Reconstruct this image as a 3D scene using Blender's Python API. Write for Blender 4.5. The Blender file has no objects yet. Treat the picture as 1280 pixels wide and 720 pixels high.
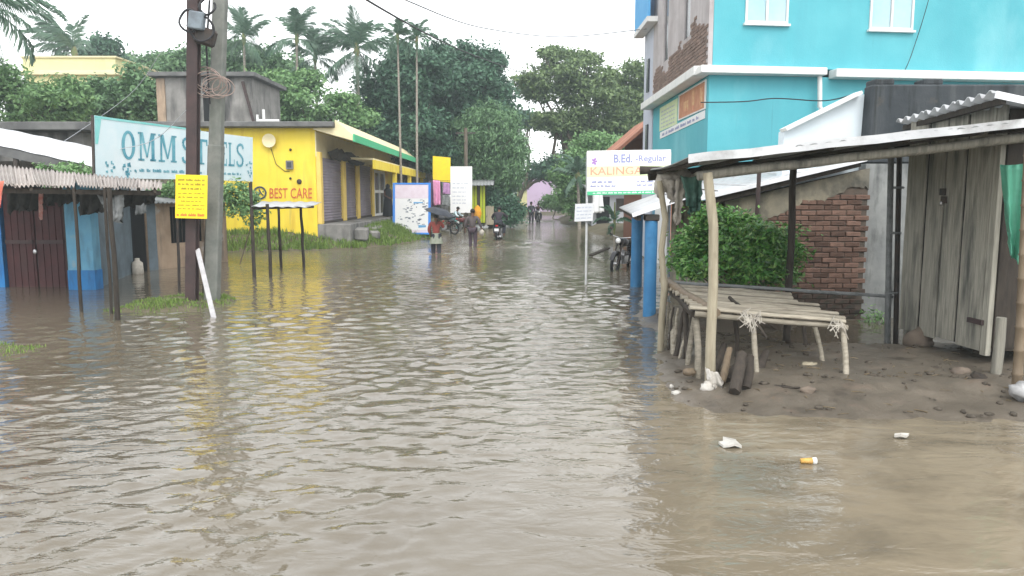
import bpy, bmesh, math, random
import numpy as np
from mathutils import Vector, Matrix, Euler, noise

S = bpy.context.scene
COL = S.collection
PI = math.pi
random.seed(7)
RNG = np.random.default_rng(11)

# ------------------------------------------------------------------ camera
F = 950.0                                   # focal length in pixels of a 1280 px wide picture
CAMZ = 2.0
PITCH = math.atan(116.0 / F)
CP, SP = math.cos(PITCH), math.sin(PITCH)
cam_d = bpy.data.cameras.new('camera')
cam_d.sensor_width = 36.0
cam_d.lens = 36.0 * F / 1280.0
cam_d.clip_start = 0.05
cam_d.clip_end = 3000.0
cam = bpy.data.objects.new('camera', cam_d)
COL.objects.link(cam)
cam.location = (0, 0, CAMZ)
cam.rotation_euler = (PI / 2 - PITCH, 0, 0)
S.camera = cam

# ------------------------------------------------------------------ sky, sun, exposure (overcast)
SUN_EL, SUN_ROT = math.radians(50), math.radians(165)
world = bpy.data.worlds.new('World')
S.world = world
world.use_nodes = True
nt = world.node_tree
nt.nodes.clear()
sky = nt.nodes.new('ShaderNodeTexSky')
sky.sky_type = 'NISHITA'
sky.sun_disc = False
sky.sun_elevation = SUN_EL
sky.sun_rotation = SUN_ROT
sky.air_density = 1.0
sky.dust_density = 1.5
sky.ozone_density = 1.0
hs = nt.nodes.new('ShaderNodeHueSaturation')
hs.inputs['Saturation'].default_value = 0.10
gm = nt.nodes.new('ShaderNodeGamma')
gm.inputs['Gamma'].default_value = 0.55      # an overcast layer evens the clear-sky gradient out
bg = nt.nodes.new('ShaderNodeBackground')
bg.inputs['Strength'].default_value = 0.15
wo = nt.nodes.new('ShaderNodeOutputWorld')
nt.links.new(sky.outputs[0], gm.inputs[0])
nt.links.new(gm.outputs[0], hs.inputs['Color'])
nt.links.new(hs.outputs[0], bg.inputs[0])
nt.links.new(bg.outputs[0], wo.inputs[0])

sun_d = bpy.data.lights.new('sun', 'SUN')
sun_d.energy = 0.25
sun_d.angle = math.radians(30)
sun_d.color = (1.0, 0.97, 0.92)
sun = bpy.data.objects.new('sun', sun_d)
COL.objects.link(sun)
_az = SUN_ROT
sun_dir = Vector((math.sin(_az) * math.cos(SUN_EL), math.cos(_az) * math.cos(SUN_EL), math.sin(SUN_EL)))
sun.rotation_euler = sun_dir.to_track_quat('Z', 'Y').to_euler()
sun.location = (0, -5, 30)
S.view_settings.view_transform = 'Standard'
S.view_settings.look = 'None'
S.view_settings.exposure = 2.65
S.view_settings.gamma = 1.0
S.view_settings.use_curve_mapping = False


# ------------------------------------------------------------------ helpers
def P(u, v, y):
    """the point at street distance y that lies on the sight line through photo pixel (u, v)"""
    a, b = (u - 640.0) / F, (360.0 - v) / F
    t = y / (CP + b * SP)
    return Vector((a * t, y, CAMZ + t * (-SP + b * CP)))


def G(u, v, z=0.0):
    """the point at height z on that sight line"""
    a, b = (u - 640.0) / F, (360.0 - v) / F
    t = (z - CAMZ) / (-SP + b * CP)
    return Vector((a * t, t * (CP + b * SP), z))


def V(*a):
    return Vector(a)


def ntree(m):
    m.use_nodes = True
    t = m.node_tree
    t.nodes.clear()
    return t


MATS = {}


def mk(name, c, c2=None, scale=6.0, rough=0.8, bump=0.0, bscale=None, stretch=(1, 1, 1), stains=(),
       spec=0.3, objvar=0.0, island=None, metal=0.0, detail=6, lo=0.35, hi=0.65, trans=0.0):
    """procedural material: two tones mixed by noise, stains [(colour, scale, lo, hi, stretch, strength)], bump"""
    if name in MATS:
        return MATS[name]
    m = bpy.data.materials.new(name)
    t = ntree(m)
    N, L = t.nodes.new, t.links.new
    out = N('ShaderNodeOutputMaterial')
    b = N('ShaderNodeBsdfPrincipled')
    b.inputs['Roughness'].default_value = rough
    b.inputs['Specular IOR Level'].default_value = spec
    b.inputs['Metallic'].default_value = metal
    tc = N('ShaderNodeTexCoord')

    def coords(st):
        mp = N('ShaderNodeMapping')
        mp.inputs['Scale'].default_value = st
        L(tc.outputs['Object'], mp.inputs['Vector'])
        return mp.outputs[0]

    def noi(sc, st, det=detail, rg=0.6):
        n = N('ShaderNodeTexNoise')
        n.inputs['Scale'].default_value = sc
        n.inputs['Detail'].default_value = det
        n.inputs['Roughness'].default_value = rg
        L(coords(st), n.inputs['Vector'])
        return n.outputs['Fac']

    def ramp(src, a, z):
        r = N('ShaderNodeMapRange')
        r.inputs[1].default_value = a
        r.inputs[2].default_value = z
        L(src, r.inputs[0])
        return r.outputs[0]

    def mix(f, a, bb):
        x = N('ShaderNodeMix')
        x.data_type = 'RGBA'
        if isinstance(f, float):
            x.inputs[0].default_value = f
        else:
            L(f, x.inputs[0])
        for sock, val in ((x.inputs[6], a), (x.inputs[7], bb)):
            if isinstance(val, tuple):
                sock.default_value = (*val[:3], 1)
            else:
                L(val, sock)
        return x.outputs[2]
    col = tuple(c)
    if island:
        gi = N('ShaderNodeNewGeometry')
        cr = N('ShaderNodeValToRGB')
        el = cr.color_ramp.elements
        cols = [c] + list(island)
        el[0].color = (*cols[0], 1)
        el[1].position = 1.0
        el[1].color = (*cols[-1], 1)
        for i in range(1, len(cols) - 1):
            e = el.new(i / (len(cols) - 1))
            e.color = (*cols[i], 1)
        L(gi.outputs['Random Per Island'], cr.inputs[0])
        col = cr.outputs[0]
    if c2 is not None:
        col = mix(ramp(noi(scale, stretch), lo, hi), col, tuple(c2))
    for s in stains:
        sc, ss, a, z = s[0], s[1], s[2], s[3]
        st = s[4] if len(s) > 4 else (1, 1, 1)
        k = s[5] if len(s) > 5 else 1.0
        f = ramp(noi(ss, st), a, z)
        if k != 1.0:
            mm = N('ShaderNodeMath')
            mm.operation = 'MULTIPLY'
            mm.inputs[1].default_value = k
            L(f, mm.inputs[0])
            f = mm.outputs[0]
        col = mix(f, col, tuple(sc))
    if objvar:
        oi = N('ShaderNodeObjectInfo')
        hv = N('ShaderNodeHueSaturation')
        mr = N('ShaderNodeMapRange')
        mr.inputs[3].default_value = 1 - objvar
        mr.inputs[4].default_value = 1 + objvar
        L(oi.outputs['Random'], mr.inputs[0])
        L(mr.outputs[0], hv.inputs['Value'])
        if isinstance(col, tuple):
            hv.inputs['Color'].default_value = (*col, 1)
        else:
            L(col, hv.inputs['Color'])
        col = hv.outputs[0]
    if isinstance(col, tuple):
        b.inputs['Base Color'].default_value = (*col, 1)
    else:
        L(col, b.inputs['Base Color'])
    if bump:
        bp = N('ShaderNodeBump')
        bp.inputs['Strength'].default_value = min(1.0, bump)
        bp.inputs['Distance'].default_value = 0.02
        L(noi(bscale or scale * 4, stretch, 8, 0.65), bp.inputs['Height'])
        L(bp.outputs[0], b.inputs['Normal'])
    sh = b.outputs[0]
    if trans:
        tr = N('ShaderNodeBsdfTranslucent')
        if isinstance(col, tuple):
            tr.inputs[0].default_value = (*col, 1)
        else:
            L(col, tr.inputs[0])
        ms = N('ShaderNodeMixShader')
        ms.inputs[0].default_value = trans
        L(sh, ms.inputs[1])
        L(tr.outputs[0], ms.inputs[2])
        sh = ms.outputs[0]
    L(sh, out.inputs[0])
    MATS[name] = m
    return m


def wloc(o):
    w = Vector((0, 0, 0))
    while o is not None:
        w += o.location
        o = o.parent
    return w


class MB:
    """collects shapes in world coordinates; build() links them as ONE mesh object"""

    def __init__(self):
        self.v, self.f, self.s = [], [], []

    def add(self, vs, fs, smooth=False):
        o = len(self.v)
        self.v += [tuple(p) for p in vs]
        self.f += [tuple(i + o for i in f) for f in fs]
        self.s += [smooth] * len(fs)
        return self

    def box(self, c, s, rot=None):
        c = Vector(c)
        h = Vector(s) / 2
        R = rot.to_matrix() if isinstance(rot, Euler) else (rot or Matrix.Identity(3))
        vs = [c + R @ Vector((sx * h.x, sy * h.y, sz * h.z)) for sx in (-1, 1) for sy in (-1, 1) for sz in (-1, 1)]
        return self.add(vs, [(0, 1, 3, 2), (4, 6, 7, 5), (0, 4, 5, 1), (2, 3, 7, 6), (0, 2, 6, 4), (1, 5, 7, 3)])

    def bx(self, x0, x1, y0, y1, z0, z1):
        return self.box(((x0 + x1) / 2, (y0 + y1) / 2, (z0 + z1) / 2), (abs(x1 - x0), abs(y1 - y0), abs(z1 - z0)))

    def beam(self, p0, p1, w, h, up=(0, 0, 1)):
        p0, p1 = Vector(p0), Vector(p1)
        d = p1 - p0
        x = d.normalized()
        y = Vector(up).cross(x)
        if y.length < 1e-4:
            y = Vector((0, 1, 0)).cross(x)
        y.normalize()
        z = x.cross(y)
        return self.box((p0 + p1) / 2, (d.length, w, h), Matrix((x, y, z)).transposed())

    def tube(self, pts, rad, n=8, smooth=True, flat=1.0, up=None, jit=0.0):
        pts = [Vector(p) for p in pts]
        if not hasattr(rad, '__len__'):
            rad = [rad] * len(pts)
        vs, fs = [], []
        ref = Vector(up) if up else None
        for i, p in enumerate(pts):
            d = (pts[min(i + 1, len(pts) - 1)] - pts[max(i - 1, 0)]).normalized()
            if ref is None:
                ref = Vector((1, 0, 0)) if abs(d.x) < 0.8 else Vector((0, 1, 0))
            a = ref - d * ref.dot(d)
            a.normalize()
            ref = a
            b = d.cross(a)
            for k in range(n):
                t = 2 * PI * (k + 0.5) / n
                r = rad[i] * (1 + random.uniform(-jit, jit))
                vs.append(p + a * math.cos(t) * r + b * math.sin(t) * r * flat)
        for i in range(len(pts) - 1):
            for k in range(n):
                fs.append((i * n + k, i * n + (k + 1) % n, (i + 1) * n + (k + 1) % n, (i + 1) * n + k))
        self.add(vs, fs, smooth)
        o = len(vs)
        self.add(vs[:n], [tuple(reversed(range(n)))])
        self.add(vs[o - n:], [tuple(range(n))])
        return self

    def prism(self, pts, ext):
        """polygon pts pushed along ext"""
        pts = [Vector(p) for p in pts]
        e = Vector(ext)
        n = len(pts)
        vs = pts + [p + e for p in pts]
        fs = [tuple(reversed(range(n))), tuple(range(n, 2 * n))]
        fs += [(i, (i + 1) % n, n + (i + 1) % n, n + i) for i in range(n)]
        return self.add(vs, fs)

    def sphere(self, c, r, nu=10, nv=7, rot=None, jit=0.0):
        c = Vector(c)
        if not hasattr(r, '__len__'):
            r = (r, r, r)
        R = rot.to_matrix() if isinstance(rot, Euler) else Matrix.Identity(3)
        vs = [c + R @ Vector((0, 0, r[2]))]
        for j in range(1, nv):
            th = PI * j / nv
            for i in range(nu):
                ph = 2 * PI * i / nu
                k = 1 + random.uniform(-jit, jit)
                vs.append(c + R @ Vector((r[0] * math.sin(th) * math.cos(ph) * k, r[1] * math.sin(th) * math.sin(ph) * k,
                                          r[2] * math.cos(th) * k)))
        vs.append(c + R @ Vector((0, 0, -r[2])))
        fs = [(0, 1 + i, 1 + (i + 1) % nu) for i in range(nu)]
        for j in range(nv - 2):
            for i in range(nu):
                a, b = 1 + j * nu + i, 1 + j * nu + (i + 1) % nu
                fs.append((a, a + nu, b + nu, b))
        l = len(vs) - 1
        fs += [(l, l - nu + (i + 1) % nu, l - nu + i) for i in range(nu)]
        return self.add(vs, fs, True)

    def lathe(self, prof, c, axis='Z', n=16, smooth=True):
        """profile [(r, h)] spun about an axis through c"""
        c = Vector(c)
        vs, fs = [], []
        for r, h in prof:
            for k in range(n):
                t = 2 * PI * k / n
                if axis == 'Z':
                    vs.append(c + Vector((r * math.cos(t), r * math.sin(t), h)))
                elif axis == 'X':
                    vs.append(c + Vector((h, r * math.cos(t), r * math.sin(t))))
                else:
                    vs.append(c + Vector((r * math.cos(t), h, r * math.sin(t))))
        m = len(prof)
        for i in range(m - 1):
            for k in range(n):
                fs.append((i * n + k, i * n + (k + 1) % n, (i + 1) * n + (k + 1) % n, (i + 1) * n + k))
        return self.add(vs, fs, smooth)

    def sheet(self, a, b, c, d, waves=8, amp=0.02, th=0.012, nl=4, sag=0.0, jit=0.0):
        """corrugated sheet: a-b is the near edge the waves run along, d-c the far edge"""
        a, b, c, d = map(Vector, (a, b, c, d))
        nw = max(2, int(waves * 6))
        nrm = (b - a).cross(d - a).normalized()
        if nrm.z < 0:
            nrm = -nrm
        top, bot = [], []
        for j in range(nl + 1):
            t = j / nl
            for i in range(nw + 1):
                s = i / nw
                p = (a.lerp(b, s)).lerp(d.lerp(c, s), t)
                p = p + nrm * (amp * math.sin(2 * PI * waves * s) - sag * math.sin(PI * t) + random.uniform(-jit, jit))
                top.append(p + nrm * th / 2)
                bot.append(p - nrm * th / 2)
        n = len(top)
        W = nw + 1
        fs = []
        for j in range(nl):
            for i in range(nw):
                q = (j * W + i, j * W + i + 1, (j + 1) * W + i + 1, (j + 1) * W + i)
                fs.append(q)
                fs.append(tuple(n + k for k in reversed(q)))
        for i in range(nw):
            fs.append((i + 1, i, n + i, n + i + 1))
            k = nl * W + i
            fs.append((k, k + 1, n + k + 1, n + k))
        for j in range(nl):
            k = j * W
            fs.append((k, k + W, n + k + W, n + k))
            k = j * W + nw
            fs.append((k + W, k, n + k, n + k + W))
        return self.add(top + bot, fs, True)

    def build(self, name, mat, parent=None, bevel=0.0, local=False, weld=False):
        w = Vector((0, 0, 0)) if (local or parent is None) else wloc(parent)
        me = bpy.data.meshes.new(name)
        vs = self.v if w.length == 0 else [(p[0] - w.x, p[1] - w.y, p[2] - w.z) for p in self.v]
        me.from_pydata(vs, [], self.f)
        me.polygons.foreach_set('use_smooth', self.s)
        me.materials.append(mat)
        bm = bmesh.new()
        bm.from_mesh(me)
        if weld:
            bmesh.ops.remove_doubles(bm, verts=bm.verts, dist=1e-4)
        bmesh.ops.recalc_face_normals(bm, faces=bm.faces)
        bm.to_mesh(me)
        bm.free()
        me.update()
        o = bpy.data.objects.new(name, me)
        COL.objects.link(o)
        if parent is not None:
            o.parent = parent
            if name.endswith('_print') or name == 'rope_lashing':
                o['kind'] = 'stuff'
        if bevel:
            bv = o.modifiers.new('bevel', 'BEVEL')
            bv.width = bevel
            bv.segments = 1
            bv.limit_method = 'ANGLE'
        return o


def tag(o, label=None, cat=None, group=None, kind=None):
    if label:
        o['label'] = label
    if cat:
        o['category'] = cat
    if group:
        o['group'] = group
    if kind:
        o['kind'] = kind
    return o


def thing(name, label, cat, loc=(0, 0, 0), group=None):
    o = bpy.data.objects.new(name, None)
    COL.objects.link(o)
    o.location = loc
    o.empty_display_size = 0.2
    return tag(o, label, cat, group)


def link_copy(src, name, parent, loc=(0, 0, 0), rot=(0, 0, 0), scale=(1, 1, 1)):
    o = src.copy()
    o.name = name
    COL.objects.link(o)
    o.parent = parent
    o.location = loc
    o.rotation_euler = rot
    o.scale = scale
    return o


def copy_tree(o, parent=None):
    c = o.copy()
    COL.objects.link(c)
    c.parent = parent
    for ch in list(o.children):
        copy_tree(ch, c)
    return c


def one(name, mb, mat, label, cat, group=None, loc=(0, 0, 0), **k):
    """a thing that is a single mesh"""
    o = mb.build(name, mat, None, **k)
    me = o.data
    L = Vector(loc)
    if L.length:
        me.transform(Matrix.Translation(-L))
        o.location = L
    return tag(o, label, cat, group)


def np_mesh(name, verts, quads, mat, parent=None, smooth=False):
    me = bpy.data.meshes.new(name)
    nv, nf = len(verts), len(quads)
    k = quads.shape[1]
    me.vertices.add(nv)
    me.vertices.foreach_set('co', np.ascontiguousarray(verts, dtype=np.float32).ravel())
    me.loops.add(nf * k)
    me.loops.foreach_set('vertex_index', np.ascontiguousarray(quads, dtype=np.int32).ravel())
    me.polygons.add(nf)
    me.polygons.foreach_set('loop_start', np.arange(0, nf * k, k, dtype=np.int32))
    me.polygons.foreach_set('use_smooth', np.full(nf, smooth, dtype=bool))
    me.materials.append(mat)
    me.update(calc_edges=True)
    me.validate()
    o = bpy.data.objects.new(name, me)
    COL.objects.link(o)
    if parent is not None:
        o.parent = parent
    return o


def leaf_quads(c, nrm, size, asp=0.5, droop=None):
    """diamond leaves at centres c with normals nrm"""
    n = len(c)
    r = RNG.normal(size=(n, 3))
    if droop is not None:
        r = r * 0.45 + np.array(droop)
    a = np.cross(nrm, np.cross(r, nrm))
    a /= np.linalg.norm(a, axis=1, keepdims=True) + 1e-9
    b = np.cross(nrm, a)
    b /= np.linalg.norm(b, axis=1, keepdims=True) + 1e-9
    s = size * RNG.uniform(0.6, 1.4, (n, 1))
    w = s * asp
    k = nrm / (np.linalg.norm(nrm, axis=1, keepdims=True) + 1e-9)
    v = np.stack([c - a * s, c - b * w + k * s * 0.12, c + a * s, c + b * w - k * s * 0.12], axis=1)
    q = np.arange(n * 4).reshape(n, 4)
    return v.reshape(-1, 3), q


def leaf_cloud(ells, count, size, asp=0.5, fill=0.45, gaps=0.0, up=0.6, droop=None, sub=14):
    """leaves gathered in small twig clumps spread through ellipsoids [(centre, radii, weight)]"""
    cs, ns = [], []
    wt = np.array([e[2] for e in ells], float)
    wt /= wt.sum()
    for (c, r, _), w in zip(ells, wt):
        nc = max(3, int(count * w / sub))
        d = RNG.normal(size=(nc, 3))
        d /= np.linalg.norm(d, axis=1, keepdims=True)
        rad = np.where(RNG.random(nc) < fill, RNG.random(nc) ** 0.4, RNG.uniform(0.78, 1.12, nc))
        # lobes: the outline swells and dips
        lob = 1 + 0.16 * np.sin(5 * d[:, 0] + 3 * d[:, 2] + c[0]) + 0.12 * np.sin(7 * d[:, 2] - 4 * d[:, 1] + c[2])
        cl = np.array(c) + d * np.array(r) * (rad * lob)[:, None]
        if gaps:
            ph = cl * 1.1
            g = np.sin(ph[:, 0] * 2.1 + ph[:, 2]) + np.sin(ph[:, 2] * 2.4 - ph[:, 1]) + RNG.normal(size=nc) * 0.5
            cl, d = cl[g > -2 + gaps * 2.4], d[g > -2 + gaps * 2.4]
            nc = len(cl)
        tw = size * RNG.uniform(1.8, 4.2, (nc, 1, 1))
        pts = cl[:, None, :] + RNG.normal(size=(nc, sub, 3)) * tw * np.array([0.6, 0.6, 0.36])
        nr = d[:, None, :] * 0.5 + np.array([0, 0, up]) + RNG.normal(size=(nc, sub, 3)) * 0.55
        cs.append(pts.reshape(-1, 3))
        ns.append(nr.reshape(-1, 3))
    c = np.concatenate(cs)
    n = np.concatenate(ns)
    n /= np.linalg.norm(n, axis=1, keepdims=True)
    return leaf_quads(c, n, size, asp, droop)


def puffs(ells, n=7, k=(.34, .52), core=.55, seed=1):
    """break smooth crown masses into many unequal leaf clumps round a thinner core"""
    rr = np.random.default_rng(seed)
    out = []
    for c, r, w in ells:
        c, r = np.array(c), np.array(r)
        out.append((tuple(c), tuple(r * .72), w * core))
        m = n + int(rr.integers(-1, 3))
        for i in range(m):
            d = rr.normal(size=3)
            d[2] = d[2] * .8 + .25
            d /= np.linalg.norm(d)
            q = rr.uniform(*k)
            pr = np.array([r[0], r[1], r[2]]) * q * rr.uniform(.8, 1.2, 3)
            pr[2] *= .8
            out.append((tuple(c + d * r * rr.uniform(.62, .95)), tuple(pr), w * 1.5 / m))
    return out


class Panel:
    """a flat rectangle in the world: origin o (lower left as read), ex along the text, ez up it, n towards the reader"""

    def __init__(self, ll, lr, ul):
        self.o = Vector(ll)
        self.ex = (Vector(lr) - self.o)
        self.ez = (Vector(ul) - self.o)
        self.w, self.h = self.ex.length, self.ez.length
        self.ex.normalize()
        self.ez.normalize()
        self.n = self.ex.cross(self.ez).normalized()

    def at(self, s, t, k=0.0):
        """s, t in 0..1"""
        return self.o + self.ex * (s * self.w) + self.ez * (t * self.h) + self.n * k

    def slab(self, mb, s0, s1, t0, t1, k0, k1):
        return mb.prism([self.at(s0, t0, k0), self.at(s1, t0, k0), self.at(s1, t1, k0), self.at(s0, t1, k0)], self.n * (k1 - k0))


def text_mb(panel, body, s0, s1, t0, t1, k=0.006, bold=0.0, depth=0.003, mb=None, shear=0.0):
    """built-in lettering fitted into the panel rectangle"""
    cu = bpy.data.curves.new('lettering', 'FONT')
    cu.body = body
    cu.offset = bold
    cu.resolution_u = 3
    cu.shear = shear
    ob = bpy.data.objects.new('lettering', cu)
    COL.objects.link(ob)
    dg = bpy.context.evaluated_depsgraph_get()
    me = bpy.data.meshes.new_from_object(ob.evaluated_get(dg))
    vs = [v.co.copy() for v in me.vertices]
    fs = [tuple(p.vertices) for p in me.polygons]
    bpy.data.objects.remove(ob)
    bpy.data.curves.remove(cu)
    bpy.data.meshes.remove(me)
    x0, x1 = min(v.x for v in vs), max(v.x for v in vs)
    y0, y1 = min(v.y for v in vs), max(v.y for v in vs)
    mb = mb or MB()
    mb.add([panel.at(s0 + (s1 - s0) * (v.x - x0) / (x1 - x0), t0 + (t1 - t0) * (v.y - y0) / (y1 - y0), k) for v in vs], fs)
    return mb


def scribble(panel, s0, s1, t, h, k=0.006, mb=None, words=6, seed=0):
    """a line of print too small to read in the photograph: short uneven dashes"""
    rr = random.Random(seed)
    mb = mb or MB()
    s = s0
    while s < s1:
        w = (s1 - s0) / words * rr.uniform(0.3, 1.1)
        e = min(s1, s + w)
        q = s
        while q < e - 1e-4:
            d = min(e - q, (s1 - s0) / words * rr.uniform(0.06, 0.16))
            hh = h * rr.uniform(0.55, 1.0)
            mb.add([panel.at(q, t, k), panel.at(q + d * 0.75, t, k), panel.at(q + d * 0.75, t + hh, k), panel.at(q, t + hh, k)], [(0, 1, 2, 3)])
            q += d
        s = e + (s1 - s0) / words * 0.22
    return mb


def pieces(mb_list, name, mat, parent, **k):
    return [m.build(name, mat, parent, **k) for m in mb_list]


def timber(p0, p1, r, n=6, seg=6, jit=0.12, taper=0.0, wob=0.01, flat=1.0):
    p0, p1 = Vector(p0), Vector(p1)
    pts = []
    for i in range(seg + 1):
        p = p0.lerp(p1, i / seg)
        if 0 < i < seg:
            p = p + Vector((random.uniform(-wob, wob), random.uniform(-wob, wob), random.uniform(-wob, wob)))
        pts.append(p)
    return MB().tube(pts, [r * (1 - taper * i / seg) for i in range(seg + 1)], n=n, jit=jit, flat=flat)


def cloth(c00, c10, c01, c11, nu=14, nv=14, fold=0.03, freq=4.0, sag=0.05, seed=0, ragged=0.0, mb=None):
    """hanging cloth: top edge c00-c10, bottom edge c01-c11, with folds; two-sided, a few mm thick"""
    rr = random.Random(seed)
    c00, c10, c01, c11 = map(Vector, (c00, c10, c01, c11))
    n = (c10 - c00).cross(c01 - c00).normalized()
    ph = rr.uniform(0, 6)
    front = []
    for j in range(nv + 1):
        t = j / nv
        for i in range(nu + 1):
            s = i / nu
            p = c00.lerp(c10, s).lerp(c01.lerp(c11, s), t)
            p = p + n * (fold * (0.3 + t) * math.sin(2 * PI * freq * s + ph + 1.5 * t) + 0.5 * fold * math.sin(2 * PI * freq * 1.7 * s + 3 * t))
            p.z -= sag * math.sin(PI * s) * (1 - 0.5 * t)
            if ragged:
                p += Vector((rr.uniform(-1, 1), rr.uniform(-1, 1), rr.uniform(-1, 1))) * ragged * t
            front.append(p)
    W = nu + 1
    k = len(front)
    back = [p - n * 0.006 for p in front]
    fs = []
    for j in range(nv):
        for i in range(nu):
            q = (j * W + i, j * W + i + 1, (j + 1) * W + i + 1, (j + 1) * W + i)
            fs += [q, tuple(k + x for x in reversed(q))]
    rim = [(i, i + 1) for i in range(nu)] + [(nv * W + i + 1, nv * W + i) for i in range(nu)]
    rim += [((j + 1) * W, j * W) for j in range(nv)] + [(j * W + nu, (j + 1) * W + nu) for j in range(nv)]
    fs += [(b, a, k + a, k + b) for a, b in rim]
    mb = mb or MB()
    return mb.add(front + back, fs, True)


def lump(c, r, seed=0, nu=16, nv=10, amp=0.35, freq=2.5, mb=None):
    """crumpled or stony lump: a ball pushed in and out by noise"""
    mb = mb or MB()
    o = len(mb.v)
    mb.sphere(c, r, nu, nv)
    c = Vector(c)
    off = Vector((seed * 7.3, seed * 3.1, seed * 1.7))
    for i in range(o, len(mb.v)):
        d = Vector(mb.v[i]) - c
        k = 1 + amp * noise.noise(d / max(r) * freq + off) + amp * 0.5 * noise.noise(d / max(r) * freq * 2.3 + off)
        mb.v[i] = tuple(c + d * k)
    return mb

# ------------------------------------------------------------------ materials
m_turq = mk('turquoise_paint', (0.082, 0.365, 0.425), (0.110, 0.415, 0.472), scale=0.9, rough=0.75, bump=0.2, bscale=30,
            stains=[((0.085, 0.33, 0.40), 0.55, 0.5, 0.75, (3, 3, 0.25), 0.6), ((0.30, 0.60, 0.64), 0.5, 0.55, 0.75, (1, 1, 0.5), 0.45), ((0.06, 0.20, 0.24), 1.6, 0.66, 0.8, (5, 5, 0.2), 0.5)])
m_white = mk('white_paint', (0.74, 0.74, 0.72), (0.62, 0.63, 0.62), scale=3, rough=0.6, bump=0.1,
             stains=[((0.30, 0.30, 0.27), 2.0, 0.60, 0.78, (4, 4, 0.5), 0.5)])
m_plaster = mk('bare_plaster', (0.47, 0.44, 0.44), (0.36, 0.33, 0.33), scale=1.4, rough=0.9, bump=0.2,
               stains=[((0.20, 0.17, 0.16), 1.2, 0.52, 0.75, (3, 3, 0.3), 0.6)])
m_lav = mk('lavender_plaster', (0.50, 0.53, 0.60), (0.42, 0.45, 0.52), scale=1.4, rough=0.9)
m_bluepaint = mk('deep_blue_paint', (0.04, 0.17, 0.36), (0.055, 0.215, 0.42), scale=3, rough=0.5, bump=0.1,
                 stains=[((0.03, 0.07, 0.12), 3, 0.56, 0.72, (1, 1, 0.6), 0.6), ((0.2, 0.33, 0.44), 6, 0.66, 0.74, (1, 1, 1), 0.5)])
m_skyblue = mk('sky_blue_paint', (0.105, 0.30, 0.46), (0.15, 0.36, 0.50), scale=3, rough=0.7, bump=0.1,
               stains=[((0.07, 0.14, 0.19), 2.2, 0.46, 0.70, (2, 2, 0.5), 0.75), ((0.30, 0.36, 0.38), 5, 0.62, 0.72, (1, 1, 1), 0.6)])
m_brightblue = mk('bright_blue_paint', (0.02, 0.15, 0.40), (0.03, 0.19, 0.44), scale=3, rough=0.6,
                  stains=[((0.03, 0.07, 0.13), 2.5, 0.5, 0.72, (2, 2, 0.6), 0.7)])
m_yellow = mk('yellow_paint', (0.79, 0.61, 0.05), (0.83, 0.66, 0.08), scale=1.0, rough=0.75, bump=0.1, bscale=25,
              stains=[((0.60, 0.38, 0.05), 0.8, 0.5, 0.74, (3, 3, 0.35), 0.7), ((0.30, 0.24, 0.12), 0.7, 0.64, 0.8, (4, 4, 0.3), 0.6), ((0.45, 0.36, 0.16), 3, 0.68, 0.8, (1, 1, 0.6), 0.5)])
m_cream = mk('cream_paint', (0.74, 0.66, 0.42), (0.66, 0.58, 0.36), scale=1.5, rough=0.8,
             stains=[((0.40, 0.33, 0.20), 1.5, 0.58, 0.8, (2, 2, 0.6), 0.5)])
m_paleyellow = mk('pale_yellow_paint', (0.72, 0.68, 0.36), (0.66, 0.61, 0.33), scale=0.6, rough=0.85,
                  stains=[((0.42, 0.40, 0.24), 0.7, 0.56, 0.78, (2, 2, 0.4), 0.5)])
m_green = mk('green_paint', (0.07, 0.46, 0.22), (0.09, 0.50, 0.26), scale=3, rough=0.6)
m_conc = mk('weathered_concrete', (0.27, 0.26, 0.245), (0.17, 0.165, 0.155), scale=1.6, rough=0.92, bump=0.35,
            stains=[((0.045, 0.045, 0.045), 1.1, 0.46, 0.66, (2, 2, 0.4), 0.85)])
m_poleconc = mk('pole_concrete', (0.215, 0.22, 0.20), (0.15, 0.16, 0.145), scale=5, rough=0.9, bump=0.3,
                stains=[((0.10, 0.12, 0.09), 3, 0.55, 0.75, (1, 1, 0.25), 0.6)])
m_darkconc = mk('mould_black_concrete', (0.035, 0.042, 0.048), (0.06, 0.067, 0.073), scale=1.5, rough=0.95, bump=0.45,
                stains=[((0.13, 0.14, 0.14), 0.9, 0.52, 0.72, (3, 3, 0.35), 0.7), ((0.02, 0.022, 0.022), 2.2, 0.52, 0.66, (3, 3, 0.3), 0.8), ((0.12, 0.10, 0.075), 2.5, 0.64, 0.76, (1, 1, 1), 0.5)])
m_greyplaster = mk('damp_grey_plaster', (0.30, 0.31, 0.30), (0.20, 0.21, 0.21), scale=2.2, rough=0.92, bump=0.3,
                   stains=[((0.055, 0.06, 0.06), 1.6, 0.50, 0.68, (2, 2, 0.6), 0.85), ((0.42, 0.43, 0.42), 2.0, 0.64, 0.74, (1, 1, 1), 0.5)])
m_slab = mk('roof_slab_concrete', (0.17, 0.17, 0.165), (0.10, 0.10, 0.10), scale=2, rough=0.95, bump=0.3)
m_brick = mk('red_brick', (0.170, 0.103, 0.078), (0.125, 0.078, 0.060), scale=9, rough=0.95, bump=0.6, objvar=0.38,
             stains=[((0.09, 0.07, 0.055), 7, 0.58, 0.75, (1, 1, 1), 0.6)])
m_brickwetshade = mk('wet_shaded_brick', (0.075, 0.047, 0.037), (0.05, 0.042, 0.033), scale=9, rough=0.9, bump=0.6, objvar=0.35,
             stains=[((0.03, 0.035, 0.025), 5, 0.5, 0.7, (1, 1, 1), 0.8)])  # low courses: moss and damp, with shade near the ground in the colour
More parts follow.
